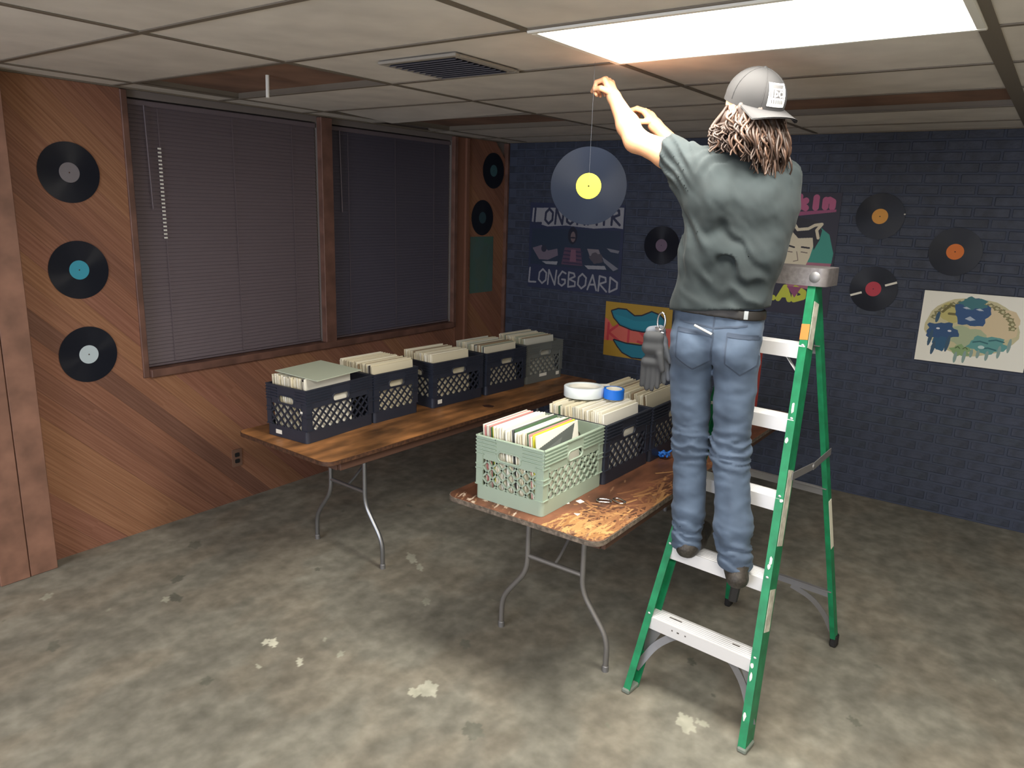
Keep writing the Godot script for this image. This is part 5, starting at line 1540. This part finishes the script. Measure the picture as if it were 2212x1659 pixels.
	put(st, "cap_button", cm, cap)
	st = begin()
	for k in 6:                                                   # raised panel seams
		var pts := []
		for j in 9:
			var e := PI / 2 * j / 8 * 0.97
			var d := Vector3(sin(TAU * k / 6 + 0.52) * 0.96, 0, cos(TAU * k / 6 + 0.52) * 1.1) * cos(e) * (0.1035 + 0.004 * sin(2 * e))
			pts.append(C * (d + Vector3(0, sin(e) * 0.1122, 0)))
		tube(st, pts, 0.0016, 5, false)
	put(st, "panel_seam", cm, cap)
	st = begin()
	st.set_smooth_group(5)
	var NB := 14
	for sd in [1.0, -1.0]:
		for i in NB:
			for j in 6:
				var q := []
				for e in [[0, 0], [1, 0], [1, 1], [0, 1]]:
					var a: float = lerpf(-1.25, 1.25, float(i + e[0]) / NB)
					var f: float = float(j + e[1]) / 6
					var inner := Vector3(sin(a) * 0.099, -0.006, cos(a) * 0.113)
					var outer := Vector3(sin(a * 0.92) * 0.102, -0.008 - 0.016 * a * a, 0.11 + 0.072 * pow(maxf(0.0, cos(a * 1.2)), 0.55))
					q.append(C * (inner.lerp(outer, f) + Vector3(0, 0.002 * sd, 0)))
				quad(st, q[0], q[1], q[2], q[3], C.basis.y * sd)
	tag(put(st, "bill", mat(srgb(38, 38, 40), 0.8), cap), "flat bill pointing down over the nape")
	# patch on the cap's front panel
	var im := Image.create(128, 128, false, Image.FORMAT_RGB8)
	im.fill(srgb(236, 236, 232))
	fillpoly(im, [Vector2(0.1, 0.08), Vector2(0.92, 0.08), Vector2(0.8, 0.24), Vector2(0.22, 0.24)], srgb(60, 60, 62))
	fillpoly(im, [Vector2(0.22, 0.3), Vector2(0.8, 0.3), Vector2(0.8, 0.64), Vector2(0.22, 0.64)], srgb(46, 46, 48))
	letters(im, "DC", Vector2(0.3, 0.35), 0.26, 0.24, 0.06, srgb(230, 230, 226), 1.0)
	for k in 2: stroke(im, [Vector2(0.08 + k * 0.8, 0.28), Vector2(0.12 + k * 0.76, 0.66)], 0.05, srgb(60, 60, 62))
	fillpoly(im, [Vector2(0.2, 0.7), Vector2(0.82, 0.7), Vector2(0.92, 0.88), Vector2(0.1, 0.88)], srgb(120, 120, 120))
	for k in 6: stroke(im, [Vector2(0.17 + k * 0.12, 0.73), Vector2(0.2 + k * 0.12, 0.85)], 0.03, srgb(40, 40, 42))
	var ps := SurfaceTool.new()
	ps.begin(Mesh.PRIMITIVE_TRIANGLES)
	for i in 8:
		for j in 6:
			var q := []
			for e in [[0, 0], [1, 0], [1, 1], [0, 1]]:
				var uu := float(i + e[0]) / 8; var vv := float(j + e[1]) / 6
				var a := lerpf(-0.36, 0.36, uu); var el := lerpf(0.78, 0.08, vv)
				var rr := 0.103 + 0.004 * sin(2 * el) + 0.002
				q.append([C * Vector3(sin(a) * rr * cos(el) * 0.96 / maxf(0.8, cos(el * 0.8)), sin(el) * 0.114, cos(a) * rr * 1.1 * cos(el)), Vector2(uu, vv)])
			var ord := [0, 1, 2, 0, 2, 3]
			if (q[2][0] - q[0][0]).cross(q[1][0] - q[0][0]).dot(C.basis.z) < 0: ord = [0, 2, 1, 0, 3, 2]
			for e in ord:
				ps.set_uv(q[e][1]); ps.add_vertex(q[e][0])
	tag(put(ps, "cap_patch", mat(Color.WHITE, 0.7, 0, ImageTexture.create_from_image(im)), cap), "white patch with dark lettering")
	# --- things carried at the hip and in the pocket
	st = begin()
	tube(st, [Vector3(3.105, 1.545, 2.985), Vector3(3.17, 1.518, 2.975)], 0.0042, 8)
	tag(put(st, "white_pen", M.white), "white pen lying across the top of the back jeans pocket", "pen")
	var ring := thing("carabiner", Vector3(2.948, 1.535, 2.925))
	tag(ring, "shiny carabiner clipped at the left hip above the hanging gloves", "carabiner")
	st = begin()
	var pts := []
	for k in 25: pts.append(Vector3(sin(TAU * k / 24) * 0.016, cos(TAU * k / 24) * 0.034, 0.004))
	tube(st, pts, 0.004, 8, false)
	put(st, "loop", M.chrome, ring)
	st = begin()
	bx(st, Vector3(-0.012, -0.035, 0.008), Vector3(0.016, 0.026, 0.006), 0.002, Vector3(0, 0, 0.3))
	bx(st, Vector3(0.008, -0.055, 0.01), Vector3(0.012, 0.03, 0.004), 0.0015, Vector3(0, 0, -0.2))
	put(st, "key", M.chrome, ring)
	for g in [[Vector3(2.93, 1.44, 2.95), 0.0, srgb(62, 64, 67), "grey work glove hanging fingers down from the left hip"], [Vector3(2.918, 1.455, 2.895), 0.2, srgb(104, 110, 120), "paler glove folded behind the grey glove at the hip"]]:
		var gp := [[Vector3(-0.018, 0.035, 0), Vector3(0.018, 0.035, 0), 0.022, 0.022, 0.02], [Vector3(-0.022, -0.01, 0), Vector3(0.022, -0.01, 0), 0.022, 0.022, 0.03], [Vector3(-0.024, -0.065, 0), Vector3(0.024, -0.065, 0), 0.019, 0.019, 0.03], [Vector3(0.03, -0.03, 0.012), Vector3(0.045, -0.09, 0.014), 0.014, 0.011, 0.012]]
		for k in 4: gp.append([Vector3(-0.03 + k * 0.02, -0.075, 0), Vector3(-0.034 + k * 0.021, -0.16 - (0.012 if k in [1, 2] else 0.0), 0.004 * (k - 1)), 0.0125, 0.0095, 0.004])
		var gl := put(solid([field(gp, 0.005)]), "work_glove", mat(g[2], 0.9))
		gl.position = g[0]
		gl.rotation = Vector3(0, 0.25, g[1])
		tag(gl, g[3], "glove")

func _ready() -> void:
	rng.seed = 2024
	fixed_lights()
	make_materials()
	panel_light(2.657, 3.877, 2.872, 3.481, 2.9, "bright fluorescent ceiling panel glowing above the ladder")
	panel_light(3.877, 5.096, 5.3104, 5.92, 4.6, "unseen ceiling panel out of view, placed to light the floor at right")  # out of view; brightens the floor and blue wall at right
	panel_light(0.219, 1.438, 6.53, 7.139, 1.3, "unseen ceiling panel out of view, lighting the room from the planked wall side")  # out of view behind the camera; lights the left of the room
	room()
	wall_things()
	table(Vector3(1.17, 0, 2.15), -0.035, 0.79, 0, "long brown folding table with bent steel legs along the window wall")
	table(Vector3(2.56, 0, 2.09), 0.0, 0.91, 1, "worn folding table with scratched-through top in front of the ladder")
	crates()
	small_things()
	ladder()
	person()
